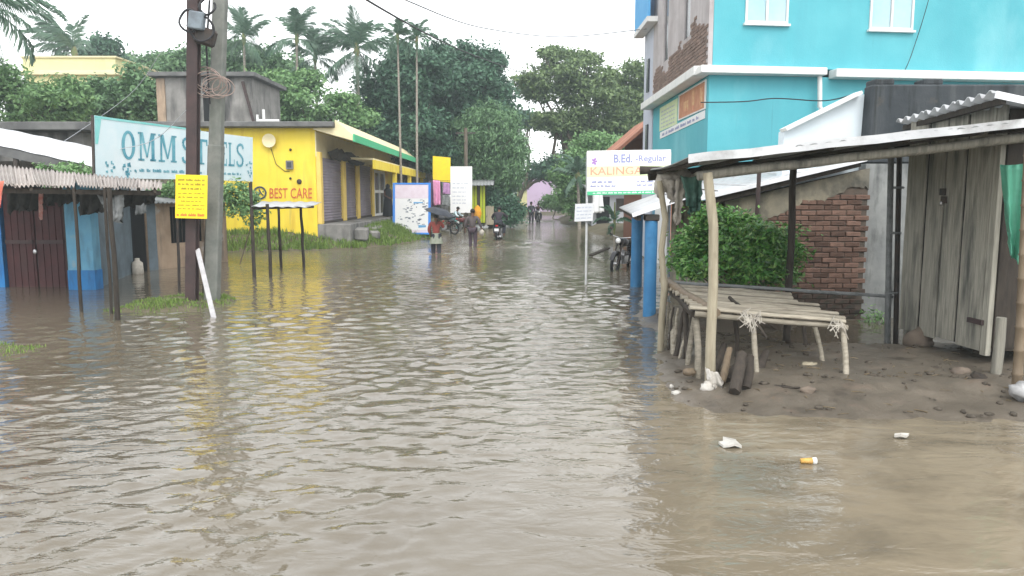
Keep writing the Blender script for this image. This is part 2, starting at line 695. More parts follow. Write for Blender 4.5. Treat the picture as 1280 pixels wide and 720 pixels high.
m_mortar = mk('mud_mortar', (0.13, 0.10, 0.08), (0.10, 0.085, 0.07), scale=5, rough=1.0, bump=0.5,
              stains=[((0.045, 0.045, 0.04), 2.0, 0.5, 0.7, (1, 1, 1), 0.7)])
m_mouldplaster = mk('mouldy_plaster', (0.30, 0.27, 0.20), (0.17, 0.16, 0.13), scale=2.5, rough=0.95, bump=0.45,
                    stains=[((0.055, 0.055, 0.05), 2.2, 0.48, 0.66, (1, 1, 0.8), 0.85)])
m_wood = mk('weathered_grey_wood', (0.36, 0.345, 0.29), (0.24, 0.23, 0.195), scale=7, stretch=(5, 5, 0.35), rough=0.9, bump=0.6, bscale=16, objvar=0.2,
            stains=[((0.055, 0.06, 0.055), 1.7, 0.50, 0.70, (3, 3, 0.5), 0.85), ((0.36, 0.35, 0.29), 3, 0.62, 0.75, (5, 5, 0.3), 0.5)])
m_wooddark = mk('wet_dark_wood', (0.060, 0.049, 0.039), (0.038, 0.032, 0.027), scale=8, stretch=(3, 3, 0.5), rough=0.85, bump=0.5, objvar=0.2)
m_woodpale = mk('pale_stripped_wood', (0.43, 0.385, 0.285), (0.31, 0.27, 0.195), scale=6, stretch=(4, 4, 0.4), rough=0.8, bump=0.4, objvar=0.12,
                stains=[((0.16, 0.13, 0.09), 4, 0.60, 0.75, (2, 2, 0.6), 0.6)])
m_slat = mk('bleached_slats', (0.37, 0.335, 0.27), (0.235, 0.21, 0.165), scale=7, stretch=(0.6, 5, 5), rough=0.9, bump=0.5, objvar=0.25,
            stains=[((0.12, 0.10, 0.08), 3, 0.56, 0.72, (0.6, 3, 3), 0.7)])
m_bamboo = mk('bamboo', (0.20, 0.155, 0.105), (0.14, 0.105, 0.07), scale=4, stretch=(3, 3, 0.5), rough=0.55, bump=0.15,
              stains=[((0.10, 0.07, 0.045), 3, 0.58, 0.75, (1, 1, 1), 0.6)])
m_bark = mk('bark', (0.16, 0.13, 0.10), (0.10, 0.085, 0.065), scale=5, stretch=(2, 2, 0.5), rough=0.95, bump=0.5)
m_palmtrunk = mk('palm_trunk', (0.30, 0.27, 0.23), (0.20, 0.18, 0.15), scale=3, stretch=(1, 1, 5), rough=0.95, bump=0.3)
m_tin = mk('galvanised_tin', (0.52, 0.53, 0.54), (0.42, 0.43, 0.44), scale=3, rough=0.5, spec=0.5, metal=0.25, objvar=0.08,
           stains=[((0.25, 0.20, 0.16), 2.0, 0.60, 0.78, (1, 1, 1), 0.6)])
m_whitetin = mk('white_tin', (0.80, 0.81, 0.83), (0.72, 0.73, 0.76), scale=2, rough=0.5, spec=0.4, objvar=0.05)
m_pinktin = mk('faded_tile_tin', (0.43, 0.395, 0.37), (0.30, 0.265, 0.245), scale=3, rough=0.8, objvar=0.15, stretch=(1, 1, 1),
               stains=[((0.16, 0.12, 0.10), 3, 0.56, 0.74, (3, 0.6, 1), 0.8), ((0.60, 0.53, 0.49), 3, 0.6, 0.72, (3, 0.6, 1), 0.7)])
m_asb = mk('grey_asbestos', (0.30, 0.31, 0.31), (0.20, 0.21, 0.21), scale=3, rough=0.9, bump=0.2,
           stains=[((0.07, 0.075, 0.07), 2.0, 0.52, 0.7, (1, 1, 1), 0.7)])
m_orangetile = mk('orange_roof_tile', (0.42, 0.20, 0.13), (0.34, 0.15, 0.10), scale=4, rough=0.9, objvar=0.2)
m_rust = mk('rust_brown_steel', (0.070, 0.046, 0.044), (0.045, 0.033, 0.033), scale=4, rough=0.7, bump=0.2,
            stains=[((0.15, 0.08, 0.055), 3, 0.6, 0.74, (1, 1, 0.4), 0.6)])
m_steel = mk('dark_steel', (0.05, 0.047, 0.045), (0.08, 0.06, 0.05), scale=8, rough=0.6, metal=0.3)
m_maroon = mk('maroon_door_paint', (0.072, 0.026, 0.027), (0.050, 0.021, 0.022), scale=2.5, rough=0.7, bump=0.15,
              stains=[((0.055, 0.033, 0.03), 2, 0.54, 0.74, (2, 2, 0.5), 0.6)])
m_shutter = mk('mauve_grey_shutter', (0.235, 0.205, 0.235), (0.19, 0.165, 0.19), scale=2, rough=0.6, spec=0.4)
m_tan = mk('tan_mud_plaster', (0.40, 0.30, 0.215), (0.30, 0.22, 0.155), scale=2, rough=0.95, bump=0.3,
           stains=[((0.11, 0.10, 0.09), 1.6, 0.46, 0.66, (2, 2, 0.5), 0.8), ((0.50, 0.54, 0.55), 1.2, 0.6, 0.7, (1, 1, 1), 0.6)])
m_bluegrey = mk('blue_grey_limewash', (0.15, 0.19, 0.22), (0.09, 0.115, 0.13), scale=2, rough=0.95, bump=0.2,
                stains=[((0.10, 0.12, 0.13), 1.6, 0.52, 0.74, (2, 2, 0.5), 0.7)])
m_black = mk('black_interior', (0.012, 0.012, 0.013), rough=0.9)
m_glass = mk('pale_window_glass', (0.30, 0.48, 0.54), (0.38, 0.54, 0.60), scale=1.5, rough=0.12, spec=0.6)
m_darkglass = mk('dark_window', (0.04, 0.045, 0.05), rough=0.2, spec=0.5)
m_ragpale = mk('dirty_cream_rag', (0.50, 0.47, 0.41), (0.33, 0.30, 0.26), scale=9, rough=0.95, bump=0.4)
m_raggrey = mk('grey_rag', (0.24, 0.25, 0.25), (0.15, 0.16, 0.16), scale=9, rough=0.95, bump=0.3)
m_raggreen = mk('dull_green_cloth', (0.07, 0.16, 0.13), (0.11, 0.21, 0.17), scale=5, rough=0.9)
m_tarp = mk('green_tarpaulin', (0.075, 0.30, 0.20), (0.10, 0.36, 0.25), scale=4, rough=0.5, spec=0.4, bump=0.2)
m_mud = mk('wet_mud', (0.098, 0.084, 0.066), (0.145, 0.124, 0.098), scale=1.7, rough=0.4, bump=0.6, bscale=16, spec=0.35,
           stains=[((0.185, 0.140, 0.108), 3.0, 0.58, 0.72, (1, 1, 1), 0.7), ((0.040, 0.033, 0.027), 2.3, 0.56, 0.70, (1, 1, 1), 0.8), ((0.21, 0.165, 0.13), 22, 0.66, 0.74, (1, 1, 1), 0.6)])
m_soil = mk('soil', (0.13, 0.11, 0.075), (0.09, 0.085, 0.05), scale=1.2, rough=0.95, bump=0.4)
m_stone = mk('brown_stone', (0.20, 0.16, 0.125), (0.13, 0.105, 0.085), scale=5, rough=0.9, bump=0.5, objvar=0.2)
m_rubber = mk('black_rubber', (0.018, 0.018, 0.019), rough=0.75)
m_bikeblack = mk('black_bike_paint', (0.02, 0.02, 0.023), rough=0.3, spec=0.5)
m_bikered = mk('dark_red_bike_paint', (0.13, 0.02, 0.02), rough=0.3, spec=0.5)
m_chrome = mk('worn_chrome', (0.45, 0.45, 0.46), rough=0.3, metal=0.9)
m_red = mk('red_lettering', (0.58, 0.13, 0.05), rough=0.6)
m_orangered = mk('faded_orange_print', (0.66, 0.30, 0.20), (0.70, 0.40, 0.30), scale=6, rough=0.5)
m_bluetext = mk('blue_print', (0.26, 0.28, 0.48), rough=0.5)
m_tealtext = mk('teal_print', (0.055, 0.25, 0.34), (0.17, 0.43, 0.50), scale=3, rough=0.6)
m_darktext = mk('dark_print', (0.07, 0.08, 0.10), rough=0.6)
m_greytext = mk('grey_print', (0.38, 0.42, 0.52), rough=0.6)
m_signwhite = mk('white_flex_print', (0.80, 0.80, 0.80), (0.75, 0.76, 0.77), scale=1.5, rough=0.45)
m_flex = mk('bleached_banner_flex', (0.55, 0.70, 0.74), (0.68, 0.76, 0.78), scale=0.9, rough=0.5,
            stains=[((0.36, 0.60, 0.66), 0.8, 0.55, 0.75, (1, 1, 0.5), 0.5)])
m_signyellow = mk('yellow_sign_paint', (0.86, 0.66, 0.02), (0.80, 0.60, 0.03), scale=4, rough=0.5)
m_signgreen = mk('pale_green_print', (0.55, 0.66, 0.36), (0.66, 0.72, 0.50), scale=4, rough=0.5)
m_limegreen = mk('lime_green_paint', (0.42, 0.50, 0.02), (0.36, 0.44, 0.03), scale=2, rough=0.6)
m_pinkcloth = mk('pink_cloth', (0.74, 0.33, 0.52), (0.62, 0.26, 0.44), scale=5, rough=0.9)
m_lilac = mk('lilac_paint', (0.56, 0.44, 0.60), (0.50, 0.39, 0.54), scale=0.5, rough=0.85)
m_cable = mk('black_cable', (0.03, 0.03, 0.033), rough=0.6)
m_wirepale = mk('rusty_wire', (0.30, 0.23, 0.20), rough=0.6)

LEAF = {
    'dark': mk('dark_leaves', (0.052, 0.119, 0.074), rough=0.55, island=[(0.072, 0.161, 0.101), (0.098, 0.203, 0.115), (0.039, 0.091, 0.061)], trans=0.18, spec=0.35),
    'mid': mk('mid_leaves', (0.098, 0.187, 0.089), rough=0.55, island=[(0.135, 0.247, 0.114), (0.172, 0.299, 0.138), (0.075, 0.149, 0.082)], trans=0.2, spec=0.35),
    'light': mk('light_leaves', (0.137, 0.262, 0.106), rough=0.55, island=[(0.187, 0.338, 0.130), (0.245, 0.400, 0.162), (0.108, 0.200, 0.097)], trans=0.25, spec=0.35),
    'olive': mk('olive_leaves', (0.111, 0.169, 0.068), rough=0.55, island=[(0.150, 0.223, 0.090), (0.195, 0.270, 0.112), (0.065, 0.115, 0.060)], trans=0.2, spec=0.35),
    'bush': mk('glossy_bush_leaves', (0.06, 0.19, 0.045), rough=0.38, island=[(0.10, 0.28, 0.055), (0.21, 0.41, 0.10), (0.03, 0.11, 0.03), (0.24, 0.36, 0.10)], trans=0.25, spec=0.5),
    'palm': mk('palm_leaflets', (0.072, 0.144, 0.094), rough=0.5, island=[(0.102, 0.186, 0.119), (0.138, 0.216, 0.150), (0.054, 0.114, 0.081)], trans=0.2, spec=0.4),
    'grass': mk('grass_blades', (0.12, 0.21, 0.045), rough=0.6, island=[(0.17, 0.27, 0.06), (0.24, 0.32, 0.085), (0.085, 0.15, 0.04)], trans=0.25),
}


def water_material():
    m = bpy.data.materials.new('murky_flood_water')
    t = ntree(m)
    N, L = t.nodes.new, t.links.new
    out = N('ShaderNodeOutputMaterial')
    b = N('ShaderNodeBsdfPrincipled')
    b.inputs['Roughness'].default_value = 0.06
    b.inputs['IOR'].default_value = 1.6
    b.inputs['Specular IOR Level'].default_value = 0.5
    tc = N('ShaderNodeTexCoord')

    def mp(st):
        x = N('ShaderNodeMapping')
        x.inputs['Scale'].default_value = st
        L(tc.outputs['Object'], x.inputs['Vector'])
        return x.outputs[0]

    def noi(vec, sc, det, rg=0.55, dist=0.0):
        n = N('ShaderNodeTexNoise')
        n.inputs['Scale'].default_value = sc
        n.inputs['Detail'].default_value = det
        n.inputs['Roughness'].default_value = rg
        n.inputs['Distortion'].default_value = dist
        L(vec, n.inputs['Vector'])
        return n.outputs['Fac']
    # silt: drifting brown and grey-brown patches
    cr = N('ShaderNodeValToRGB')
    el = cr.color_ramp.elements
    el[0].position, el[1].position = 0.32, 0.70
    el[0].color = (0.115, 0.095, 0.066, 1)
    el[1].color = (0.168, 0.145, 0.107, 1)
    L(noi(mp((1, 0.7, 1)), 0.35, 5), cr.inputs[0])
    # silt stirred up along the mud bank
    sp = N('ShaderNodeSeparateXYZ')
    L(tc.outputs['Object'], sp.inputs[0])

    def rng(src, a, z):
        r = N('ShaderNodeMapRange')
        r.interpolation_type = 'SMOOTHSTEP'
        r.inputs[1].default_value, r.inputs[2].default_value = a, z
        L(src, r.inputs[0])
        return r.outputs[0]

    def mul(a, c):
        k = N('ShaderNodeMath')
        k.operation = 'MULTIPLY'
        L(a, k.inputs[0])
        L(c, k.inputs[1])
        return k.outputs[0]
    silt = mul(mul(rng(sp.outputs['X'], 0.2, 2.2), rng(sp.outputs['Y'], 9.5, 6.5)), rng(noi(mp((1, 1.6, 1)), 0.9, 5, 0.6, 0.6), 0.25, 0.62))
    mx = N('ShaderNodeMix')
    mx.data_type = 'RGBA'
    L(silt, mx.inputs[0])
    L(cr.outputs[0], mx.inputs[6])
    mx.inputs[7].default_value = (0.235, 0.198, 0.140, 1)
    L(mx.outputs[2], b.inputs['Base Color'])
    # small ripples on top of the modelled waves, patchy
    patch = N('ShaderNodeMapRange')
    patch.inputs[1].default_value, patch.inputs[2].default_value = 0.38, 0.62
    patch.inputs[3].default_value, patch.inputs[4].default_value = 0.15, 1.0
    L(noi(mp((1, 0.6, 1)), 0.22, 3), patch.inputs[0])
    mu = N('ShaderNodeMath')
    mu.operation = 'MULTIPLY'
    L(noi(mp((0.75, 1.5, 1)), 3.6, 4, 0.5, 0.4), mu.inputs[0])
    L(patch.outputs[0], mu.inputs[1])
    bp = N('ShaderNodeBump')
    # wind ruffles the open stretch farther up the street more
    sx = N('ShaderNodeSeparateXYZ')
    L(tc.outputs['Object'], sx.inputs[0])
    fr = N('ShaderNodeMapRange')
    fr.inputs[1].default_value, fr.inputs[2].default_value = 14.0, 42.0
    fr.inputs[3].default_value, fr.inputs[4].default_value = 1.0, 2.6
    L(sx.outputs['Y'], fr.inputs[0])
    mu2 = N('ShaderNodeMath')
    mu2.operation = 'MULTIPLY'
    L(mu.outputs[0], mu2.inputs[0])
    L(fr.outputs[0], mu2.inputs[1])
    bp.inputs['Strength'].default_value = 0.6
    bp.inputs['Distance'].default_value = 0.06
    L(mu2.outputs[0], bp.inputs['Height'])
    L(bp.outputs[0], b.inputs['Normal'])
    L(b.outputs[0], out.inputs[0])
    return m


# ------------------------------------------------------------------ ground and water
def smooth(a, b, x):
    t = np.clip((x - a) / (b - a), 0, 1)
    return t * t * (3 - 2 * t)


def ground_sheet():
    ys = np.concatenate([np.linspace(-60, 60, 41), np.linspace(63, 110, 24), np.array([150, 250, 450, 900])])
    xs = np.concatenate([np.array([-700, -300, -120]), np.linspace(-60, 60, 49), np.array([120, 300, 700])])
    X, Y = np.meshgrid(xs, ys)
    Z = -0.55 + 0.75 * smooth(70, 80, Y)
    Z += RNG.normal(size=Z.shape) * 0.03
    v = np.stack([X, Y, Z], -1).reshape(-1, 3)
    W = len(xs)
    q = np.array([[j * W + i, j * W + i + 1, (j + 1) * W + i + 1, (j + 1) * W + i] for j in range(len(ys) - 1) for i in range(W - 1)])
    tag(np_mesh('ground', v, q, m_soil, smooth=True), kind='structure')


def water_sheet():
    near = np.geomspace(2.2, 30, 520)
    far = np.linspace(30.2, 78, 150)
    back = np.linspace(-40, 2.1, 14)
    ys = np.concatenate([back, near, far])
    cols = 620
    s = np.linspace(-1, 1, cols)
    s = np.sign(s) * np.abs(s) ** 1.15
    half = 3.5 + 1.05 * np.abs(ys)
    X = half[:, None] * s[None, :]
    Y = np.repeat(ys[:, None], cols, 1)
    dy = np.gradient(ys)[:, None]
    Z = np.zeros_like(X)
    # how choppy each place is: lively down the middle of the street, calm in the near right corner and close to the shops
    chop = 0.35 + 0.65 * smooth(5.5, 13, Y)
    chop *= 1 - 0.82 * smooth(-1.3, 0.4, X - 0.08 * (Y - 5)) * (1 - smooth(5.2, 9.5, Y))
    chop *= 1 - 0.78 * smooth(1.3, 2.6, X) * (1 - smooth(12, 16, Y))
    chop *= 1 - 0.6 * smooth(5.2, 8.0, -X)
    chop *= 1 + 0.35 * np.sin(0.55 * X + 0.23 * Y + 1.0) * np.sin(0.31 * Y - 0.4 * X)
    chop *= 1 - 0.66 * smooth(3.0, 5.0, -X) * smooth(11, 14, Y)
    rg = np.random.default_rng(5)
    for i in range(170):
        lam = 0.10 * (0.52 / 0.10) ** rg.random()
        ang = PI / 2 + rg.normal() * 0.72 + 0.12
        kx, ky = 2 * PI / lam * math.cos(ang), 2 * PI / lam * math.sin(ang)
        amp = 0.0047 * lam ** 0.85 * rg.uniform(0.6, 1.4)
        att = np.clip((lam / (dy * 2.6) - 1) * 1.2, 0, 1)
        # wave groups: the trains come and go
        gx, gy = rg.normal(size=2) * 0.55 / max(0.35, lam)
        env = (0.5 + 0.5 * np.sin(gx * X + gy * Y + rg.uniform(0, 6))) ** 1.5
        # the trains bend a little
        Z += amp * att * env * np.sin(kx * X + ky * Y + rg.uniform(0, 2 * PI) + 0.9 * np.sin(0.35 * X / lam ** 0.5 + rg.uniform(0, 6)))
    Z *= chop
    Z = Z + 6.0 * np.where(Z > 0, Z * Z, 0)          # peaked crests
    # wake thrown up behind the rider and the waders
    for (cx, cy, a, w) in ((-0.5, 32.6, 0.05, 1.2), (-0.2, 30.6, 0.03, 1.6), (-1.55, 29.6, 0.03, 0.5), (-2.6, 26.2, 0.03, 0.5), (1.5, 59, 0.06, 1.5)):
        r = np.sqrt((X - cx) ** 2 + (Y - cy) ** 2)
        Z += a * np.exp(-(r / w) ** 2 / 1.6) * np.sin(r * 7.0)
    v = np.stack([X, Y, Z], -1).reshape(-1, 3)
    r, c = np.arange(len(ys) - 1), np.arange(cols - 1)
    R, Cc = np.meshgrid(r, c, indexing='ij')
    b = (R * cols + Cc).ravel()
    q = np.stack([b, b + 1, b + cols + 1, b + cols], -1)
    tag(np_mesh('water', v, q, water_material(), smooth=True), kind='structure')


def poly_dist(px, py, poly):
    """signed distance to a polygon, positive inside"""
    d = np.full(px.shape, 1e9)
    ins = np.zeros(px.shape, bool)
    n = len(poly)
    for i in range(n):
        x0, y0 = poly[i]
        x1, y1 = poly[(i + 1) % n]
        ex, ey = x1 - x0, y1 - y0
        t = np.clip(((px - x0) * ex + (py - y0) * ey) / (ex * ex + ey * ey), 0, 1)
        d = np.minimum(d, np.hypot(px - x0 - t * ex, py - y0 - t * ey))
        c = ((y0 > py) != (y1 > py)) & (px < (x1 - x0) * (py - y0) / (y1 - y0 + 1e-12) + x0)
        ins ^= c
    return np.where(ins, d, -d)


BANKS = {}


def bank(name, poly, h, w, step, mat, rough=0.02, nz=1.5, edge=0.15, under=0.25):
    """earth rising out of the water inside poly: height h reached w metres in from the shore"""
    xs = [p[0] for p in poly]
    ys = [p[1] for p in poly]
    gx = np.arange(min(xs) - 0.8, max(xs) + 0.8, step)
    gy = np.arange(min(ys) - 0.8, max(ys) + 0.8, step)
    X, Y = np.meshgrid(gx, gy)
    D = poly_dist(X, Y, poly)
    nz1 = np.array([[noise.noise((x * nz, y * nz, 1.3)) for x in gx] for y in gy])
    nz2 = np.array([[noise.noise((x * nz * 3.7, y * nz * 3.7, 7.3)) for x in gx] for y in gy])
    nz3 = np.array([[noise.noise((x * nz * 11, y * nz * 11, 3.3)) for x in gx] for y in gy])
    D = D + edge * nz1 + edge * 0.5 * nz2
    Z = np.where(D > 0, h * smooth(0, w, D) + 0.02 * smooth(0, 0.1, D), np.maximum(-under, D * 0.25))
    Z = Z + rough * (nz1 + nz2 * 0.6 + nz3 * 0.4) * smooth(-0.1, 0.5, D)
    W = len(gx)
    v = np.stack([X, Y, Z], -1).reshape(-1, 3)
    q = np.array([[j * W + i, j * W + i + 1, (j + 1) * W + i + 1, (j + 1) * W + i] for j in range(len(gy) - 1) for i in range(W - 1)])
    keep = (D.reshape(-1)[q] > -0.75).any(axis=1)
    o = tag(np_mesh(name, v, q[keep], mat, smooth=True), kind='structure')
    BANKS[name] = (gx, gy, Z, D)
    return o


def bank_z(name, x, y):
    gx, gy, Z, D = BANKS[name]
    i = min(len(gx) - 1, max(0, int(round((x - gx[0]) / (gx[1] - gx[0])))))
    j = min(len(gy) - 1, max(0, int(round((y - gy[0]) / (gy[1] - gy[0])))))
    return float(Z[j, i])


def grass_on(name, bname, count, hgt, minD=0.05, wid=0.012, mask=None):
    gx, gy, Z, D = BANKS[bname]
    pts = []
    jj, ii = np.nonzero(D > minD)
    k = RNG.integers(0, len(jj), count)
    x = gx[ii[k]] + RNG.uniform(-0.5, 0.5, count) * (gx[1] - gx[0])
    y = gy[jj[k]] + RNG.uniform(-0.5, 0.5, count) * (gy[1] - gy[0])
    z = Z[jj[k], ii[k]]
    tuft = np.array([0.5 + noise.noise((a * 1.3, b * 1.3, 4.0)) for a, b in zip(x, y)])
    keep = tuft > RNG.uniform(-0.1, 0.75, count)
    if mask is not None:
        keep &= mask(x, y)
    x, y, z, tuft = x[keep], y[keep], z[keep], tuft[keep]
    n = len(x)
    h = hgt * RNG.uniform(0.4, 1.2, n) * (0.6 + 0.7 * np.clip(tuft, 0, 1))
    a = RNG.uniform(0, 2 * PI, n)
    lean = RNG.uniform(0.1, 0.7, n)
    d = np.stack([np.cos(a), np.sin(a), 0 * a], -1)
    s = np.stack([-np.sin(a), np.cos(a), 0 * a], -1) * wid
    p = np.stack([x, y, z - 0.01], -1)
    mid = p + d * (lean * h * 0.3)[:, None] + np.array([0, 0, 1]) * (h * 0.6)[:, None]
    tip = p + d * (lean * h)[:, None] + np.array([0, 0, 1]) * h[:, None]
    v = np.stack([p - s, p + s, mid + s * 0.7, mid - s * 0.7, tip], 1)
    vv = v.reshape(-1, 3)
    b = np.arange(n) * 5
    q = np.concatenate([np.stack([b, b + 1, b + 2, b + 3], -1), np.stack([b + 3, b + 2, b + 4, b + 4], -1)])
    me = bpy.data.meshes.new(name)
    fs = [tuple(r) for r in np.stack([b, b + 1, b + 2, b + 3], -1).tolist()] + [tuple(r) for r in np.stack([b + 3, b + 2, b + 4], -1).tolist()]
    me.from_pydata(vv.tolist(), [], fs)
    me.materials.append(LEAF['grass'])
    o = bpy.data.objects.new(name, me)
    COL.objects.link(o)
    return tag(o, kind='stuff')


ground_sheet()
water_sheet()
# mud island under the market stall
isl = [G(830, 428), G(822, 470), G(850, 500), G(895, 514), G(960, 521), G(1040, 524), G(1130, 523), G(1200, 522), G(1270, 524), G(1420, 535), G(1700, 560),
       G(1700, 440), G(1290, 432), G(1180, 428), G(1120, 434), G(1040, 430), G(980, 428), G(905, 418), G(860, 408)]
bank('mud_island', [(p.x, p.y) for p in isl], 0.13, 0.9, 0.05, m_mud, rough=0.03, nz=1.6, edge=0.16)
# bank along the brick house, under the bush
bk2 = [(2.2, 11.0), (3.0, 10.9), (4.2, 11.2), (4.5, 11.95), (5.8, 12.1), (5.8, 13), (2.2, 13.2), (2.0, 12)]
bank('house_bank', bk2, 0.12, 0.6, 0.1, m_mud, rough=0.03)
# grass bank by the yellow building
gb = [(-13.5, 26.4), (-10.5, 26.9), (-9.4, 27.3), (-7.6, 27.7), (-5.9, 28.4), (-5.0, 30.0), (-4.3, 32.2), (-3.9, 35.5), (-3.4, 39), (-2.9, 44), (-2.2, 52), (-8, 54), (-14, 50)]
bank('grass_bank', gb, 0.62, 1.9, 0.16, m_soil, rough=0.05, nz=0.7, edge=0.3)
grass_on('grass', 'grass_bank', 170000, 0.21, 0.05, 0.017, mask=lambda x, y: (y < 37) & ~((x < -6.1) & (y > 29)))
# small tufted mound round the two poles
pm = [(-6.9, 13.2), (-6.2, 13.0), (-5.6, 13.3), (-5.3, 13.9), (-5.5, 14.9), (-6.2, 15.2), (-6.9, 14.6)]
bank('pole_mound', pm, 0.06, 0.6, 0.07, m_soil, rough=0.03, edge=0.22)
grass_on('grass', 'pole_mound', 3600, 0.075, -0.05, 0.008)
lm = [(-7.2, 9.2), (-6.3, 9.3), (-6.1, 10.0), (-7.4, 10.1)]
bank('grass_mound', lm, 0.03, 0.5, 0.07, m_soil, rough=0.02, edge=0.2)
grass_on('grass', 'grass_mound', 1500, 0.055, -0.02, 0.007)
# right roadside, far
rb = [(4.6, 19), (4.3, 24), (4.6, 32), (4.3, 42), (3.7, 52), (3.6, 62), (4.5, 70), (18, 70), (18, 19)]
bank('roadside', rb, 0.25, 1.5, 0.4, m_soil, rough=0.05, nz=0.7, edge=0.3)
lb = [(-2.6, 50), (-1.6, 56), (-0.6, 64), (0.2, 72), (-20, 72), (-20, 52)]
bank('far_bank', lb, 0.4, 2.5, 0.5, m_soil, rough=0.08, nz=0.7, edge=0.4)

# ------------------------------------------------------------------ left side of the street
def yellow_building():
    t = thing('shop_building', 'yellow single-storey shop building lettered BEST CARE with green-edged awning', 'building', (-9, 29, 0))
    MB().bx(-15.2, -7.4, 29, 50, -0.3, 4.5).build('wall', m_yellow, t)
    MB().bx(-15.6, -6.6, 28.5, 50.3, 4.5, 4.70).build('roof', m_slab, t, bevel=0.03)
    # sloping awning along the street side
    sec = [V(-6.58, 28.75, 4.78), V(-5.92, 28.75, 4.22), V(-5.92, 28.75, 4.02), V(-7.38, 28.75, 4.42), V(-7.38, 28.75, 4.49), V(-6.58, 28.75, 4.49)]
    aw = MB().prism(sec, (0, 22, 0)).build('awning', m_cream, t)
    MB().bx(-5.915, -5.86, 28.72, 50.8, 3.98, 4.26).build('fascia', m_green, aw)
    MB().bx(-7.398, -7.36, 29.003, 50, 3.45, 4.38).build('lintel', m_cream, t)
    yb = [29.35, 32.7, 33.6, 35.7, 36.6, 39.5, 40.4, 44.0]
    for a, b in ((29.0, 29.35), (32.85, 33.45), (35.85, 36.45), (39.65, 40.25), (43.9, 44.6), (48, 49)):
        MB().bx(-7.397, -7.22, a + 0.004, b, 0.9, 3.62).build('pillar', mk('cream_yellow_paint', (.78, .58, .16), (.70, .50, .12), scale=2, rough=.8, stains=[((.40, .30, .14), 1.5, .55, .75, (2, 2, .5), .6)]), t, bevel=0.02)
    for a, b in ((29.36, 32.84), (33.46, 35.84), (36.46, 39.64)):
        sh = MB().sheet((-7.33, a, 0.92), (-7.33, a, 3.44), (-7.33, b, 3.44), (-7.33, b, 0.92), waves=22, amp=0.014, th=0.01, nl=1)
        so = sh.build('shutter', m_shutter, t)
        MB().bx(-7.315, -7.27, a, b, 0.90, 1.0).build('rail', m_steel, so)
    w = MB()
    for a in (40.5, 42.1, 43.8):
        w.bx(-7.36, -7.25, a - 0.09, a + 0.09, 0.9, 3.3)
    for z in (0.95, 2.2, 3.25):
        w.bx(-7.35, -7.26, 40.6, 43.75, z - 0.07, z + 0.07)
    wd = w.build('window_frame', m_white, t)
    MB().bx(-7.34, -7.31, 40.6, 43.7, 1.0, 3.2).build('pane', m_darkglass, wd)
    # veranda
    MB().bx(-7.4, -6.15, 28.98, 50, -0.3, 0.9).build('plinth', m_conc, t, bevel=0.02)
    for (x, y, z, a, b, c, r) in ((-5.9, 29.9, .50, .5, .9, .45, .1), (-5.85, 32.1, .50, .55, 1.1, .42, -.08), (-5.55, 30.7, .42, .4, .6, .3, .3)):
        MB().box((x, y, z), (a, b, c), Euler((.05, .04, r))).build('step', m_conc, t, bevel=0.05)
    MB().prism([V(-7.35, 33, 3.55), V(-5.95, 33, 3.50), V(-5.95, 33, 3.58), V(-7.35, 33, 3.63)], (0, 19, 0)).build('veranda_roof', m_cream, t)
    MB().bx(-5.98, -5.86, 33, 52, 3.12, 3.498).build('beam', m_yellow, t)
    for y in (38.9, 44.5, 50.5):
        MB().bx(-6.05, -5.85, y - 0.1, y + 0.1, 0.5, 3.118).build('post', m_yellow, t)
    # lettering and fittings on the side wall
    pn = Panel(P(337, 248, 28.99), P(390, 248, 28.99), P(337, 235, 28.99))
    text_mb(pn, 'BEST CARE', 0, 1, 0, 1, 0.012, bold=0.006).build('lettering', m_red, t)
    c = P(325, 241, 28.985)
    e = MB()
    e.lathe([(0.25, 0), (0.25, -0.02), (0.19, -0.02), (0.19, 0)], c, 'Y', 24)
    e.tube([c + V(-0.1, -0.01, -0.12), c + V(0.02, -0.01, 0.02), c + V(-0.03, -0.01, 0.13)], 0.03, 6)
    e.tube([c + V(0.02, -0.01, 0.02), c + V(0.12, -0.01, -0.1)], 0.025, 6)
    e.build('emblem', m_darktext, t)
    c = P(362, 206, 28.95)
    v = MB().bx(c.x - 0.13, c.x + 0.13, 28.9, 29.0, c.z - 0.16, c.z + 0.16).build('vent', m_conc, t)
    MB().bx(c.x - 0.08, c.x + 0.08, 28.885, 28.899, c.z - 0.1, c.z + 0.1).build('grille', m_darkglass, v)
    m = MB()
    for (u, vv, r) in ((363, 187, 0.05), (363, 223, 0.05), (374, 227, 0.1)):
        q = P(u, vv, 28.97)
        m.sphere(q, (r, 0.05, r), 8, 5)
    m.build('wall_fitting', m_steel, t)
    q = P(337, 176, 28.9)
    MB().lathe([(0.02, 0.0), (0.15, -0.02), (0.24, -0.07), (0.26, -0.1), (0.24, -0.09), (0.1, -0.04), (0.0, -0.03)], q, 'Y', 16).build('wall_lamp', m_cream, t)
    MB().tube([P(337, 180, 28.97), P(345, 205, 28.975), P(356, 214, 28.97), P(362, 214, 28.97)], 0.012, 5).build('wall_wire', m_steel, t)
    # stair room on the roof
    sr = MB().bx(-15.0, -11.05, 33, 37, 4.75, 6.95).build('stair_room', m_conc, t)
    MB().bx(-15.3, -10.8, 32.7, 37.3, 6.96, 7.14).build('room_roof', m_slab, sr, bevel=0.02)
    MB().bx(-15.05, -14.7, 32.93, 33.0, 4.76, 6.9).build('corner_post', m_tan, sr)
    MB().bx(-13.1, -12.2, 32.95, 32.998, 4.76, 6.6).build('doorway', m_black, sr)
    MB().beam(P(303, 102, 32.9), P(317, 152, 32.9), 0.1, 0.1).build('prop', m_rust, sr)
    vp = MB()
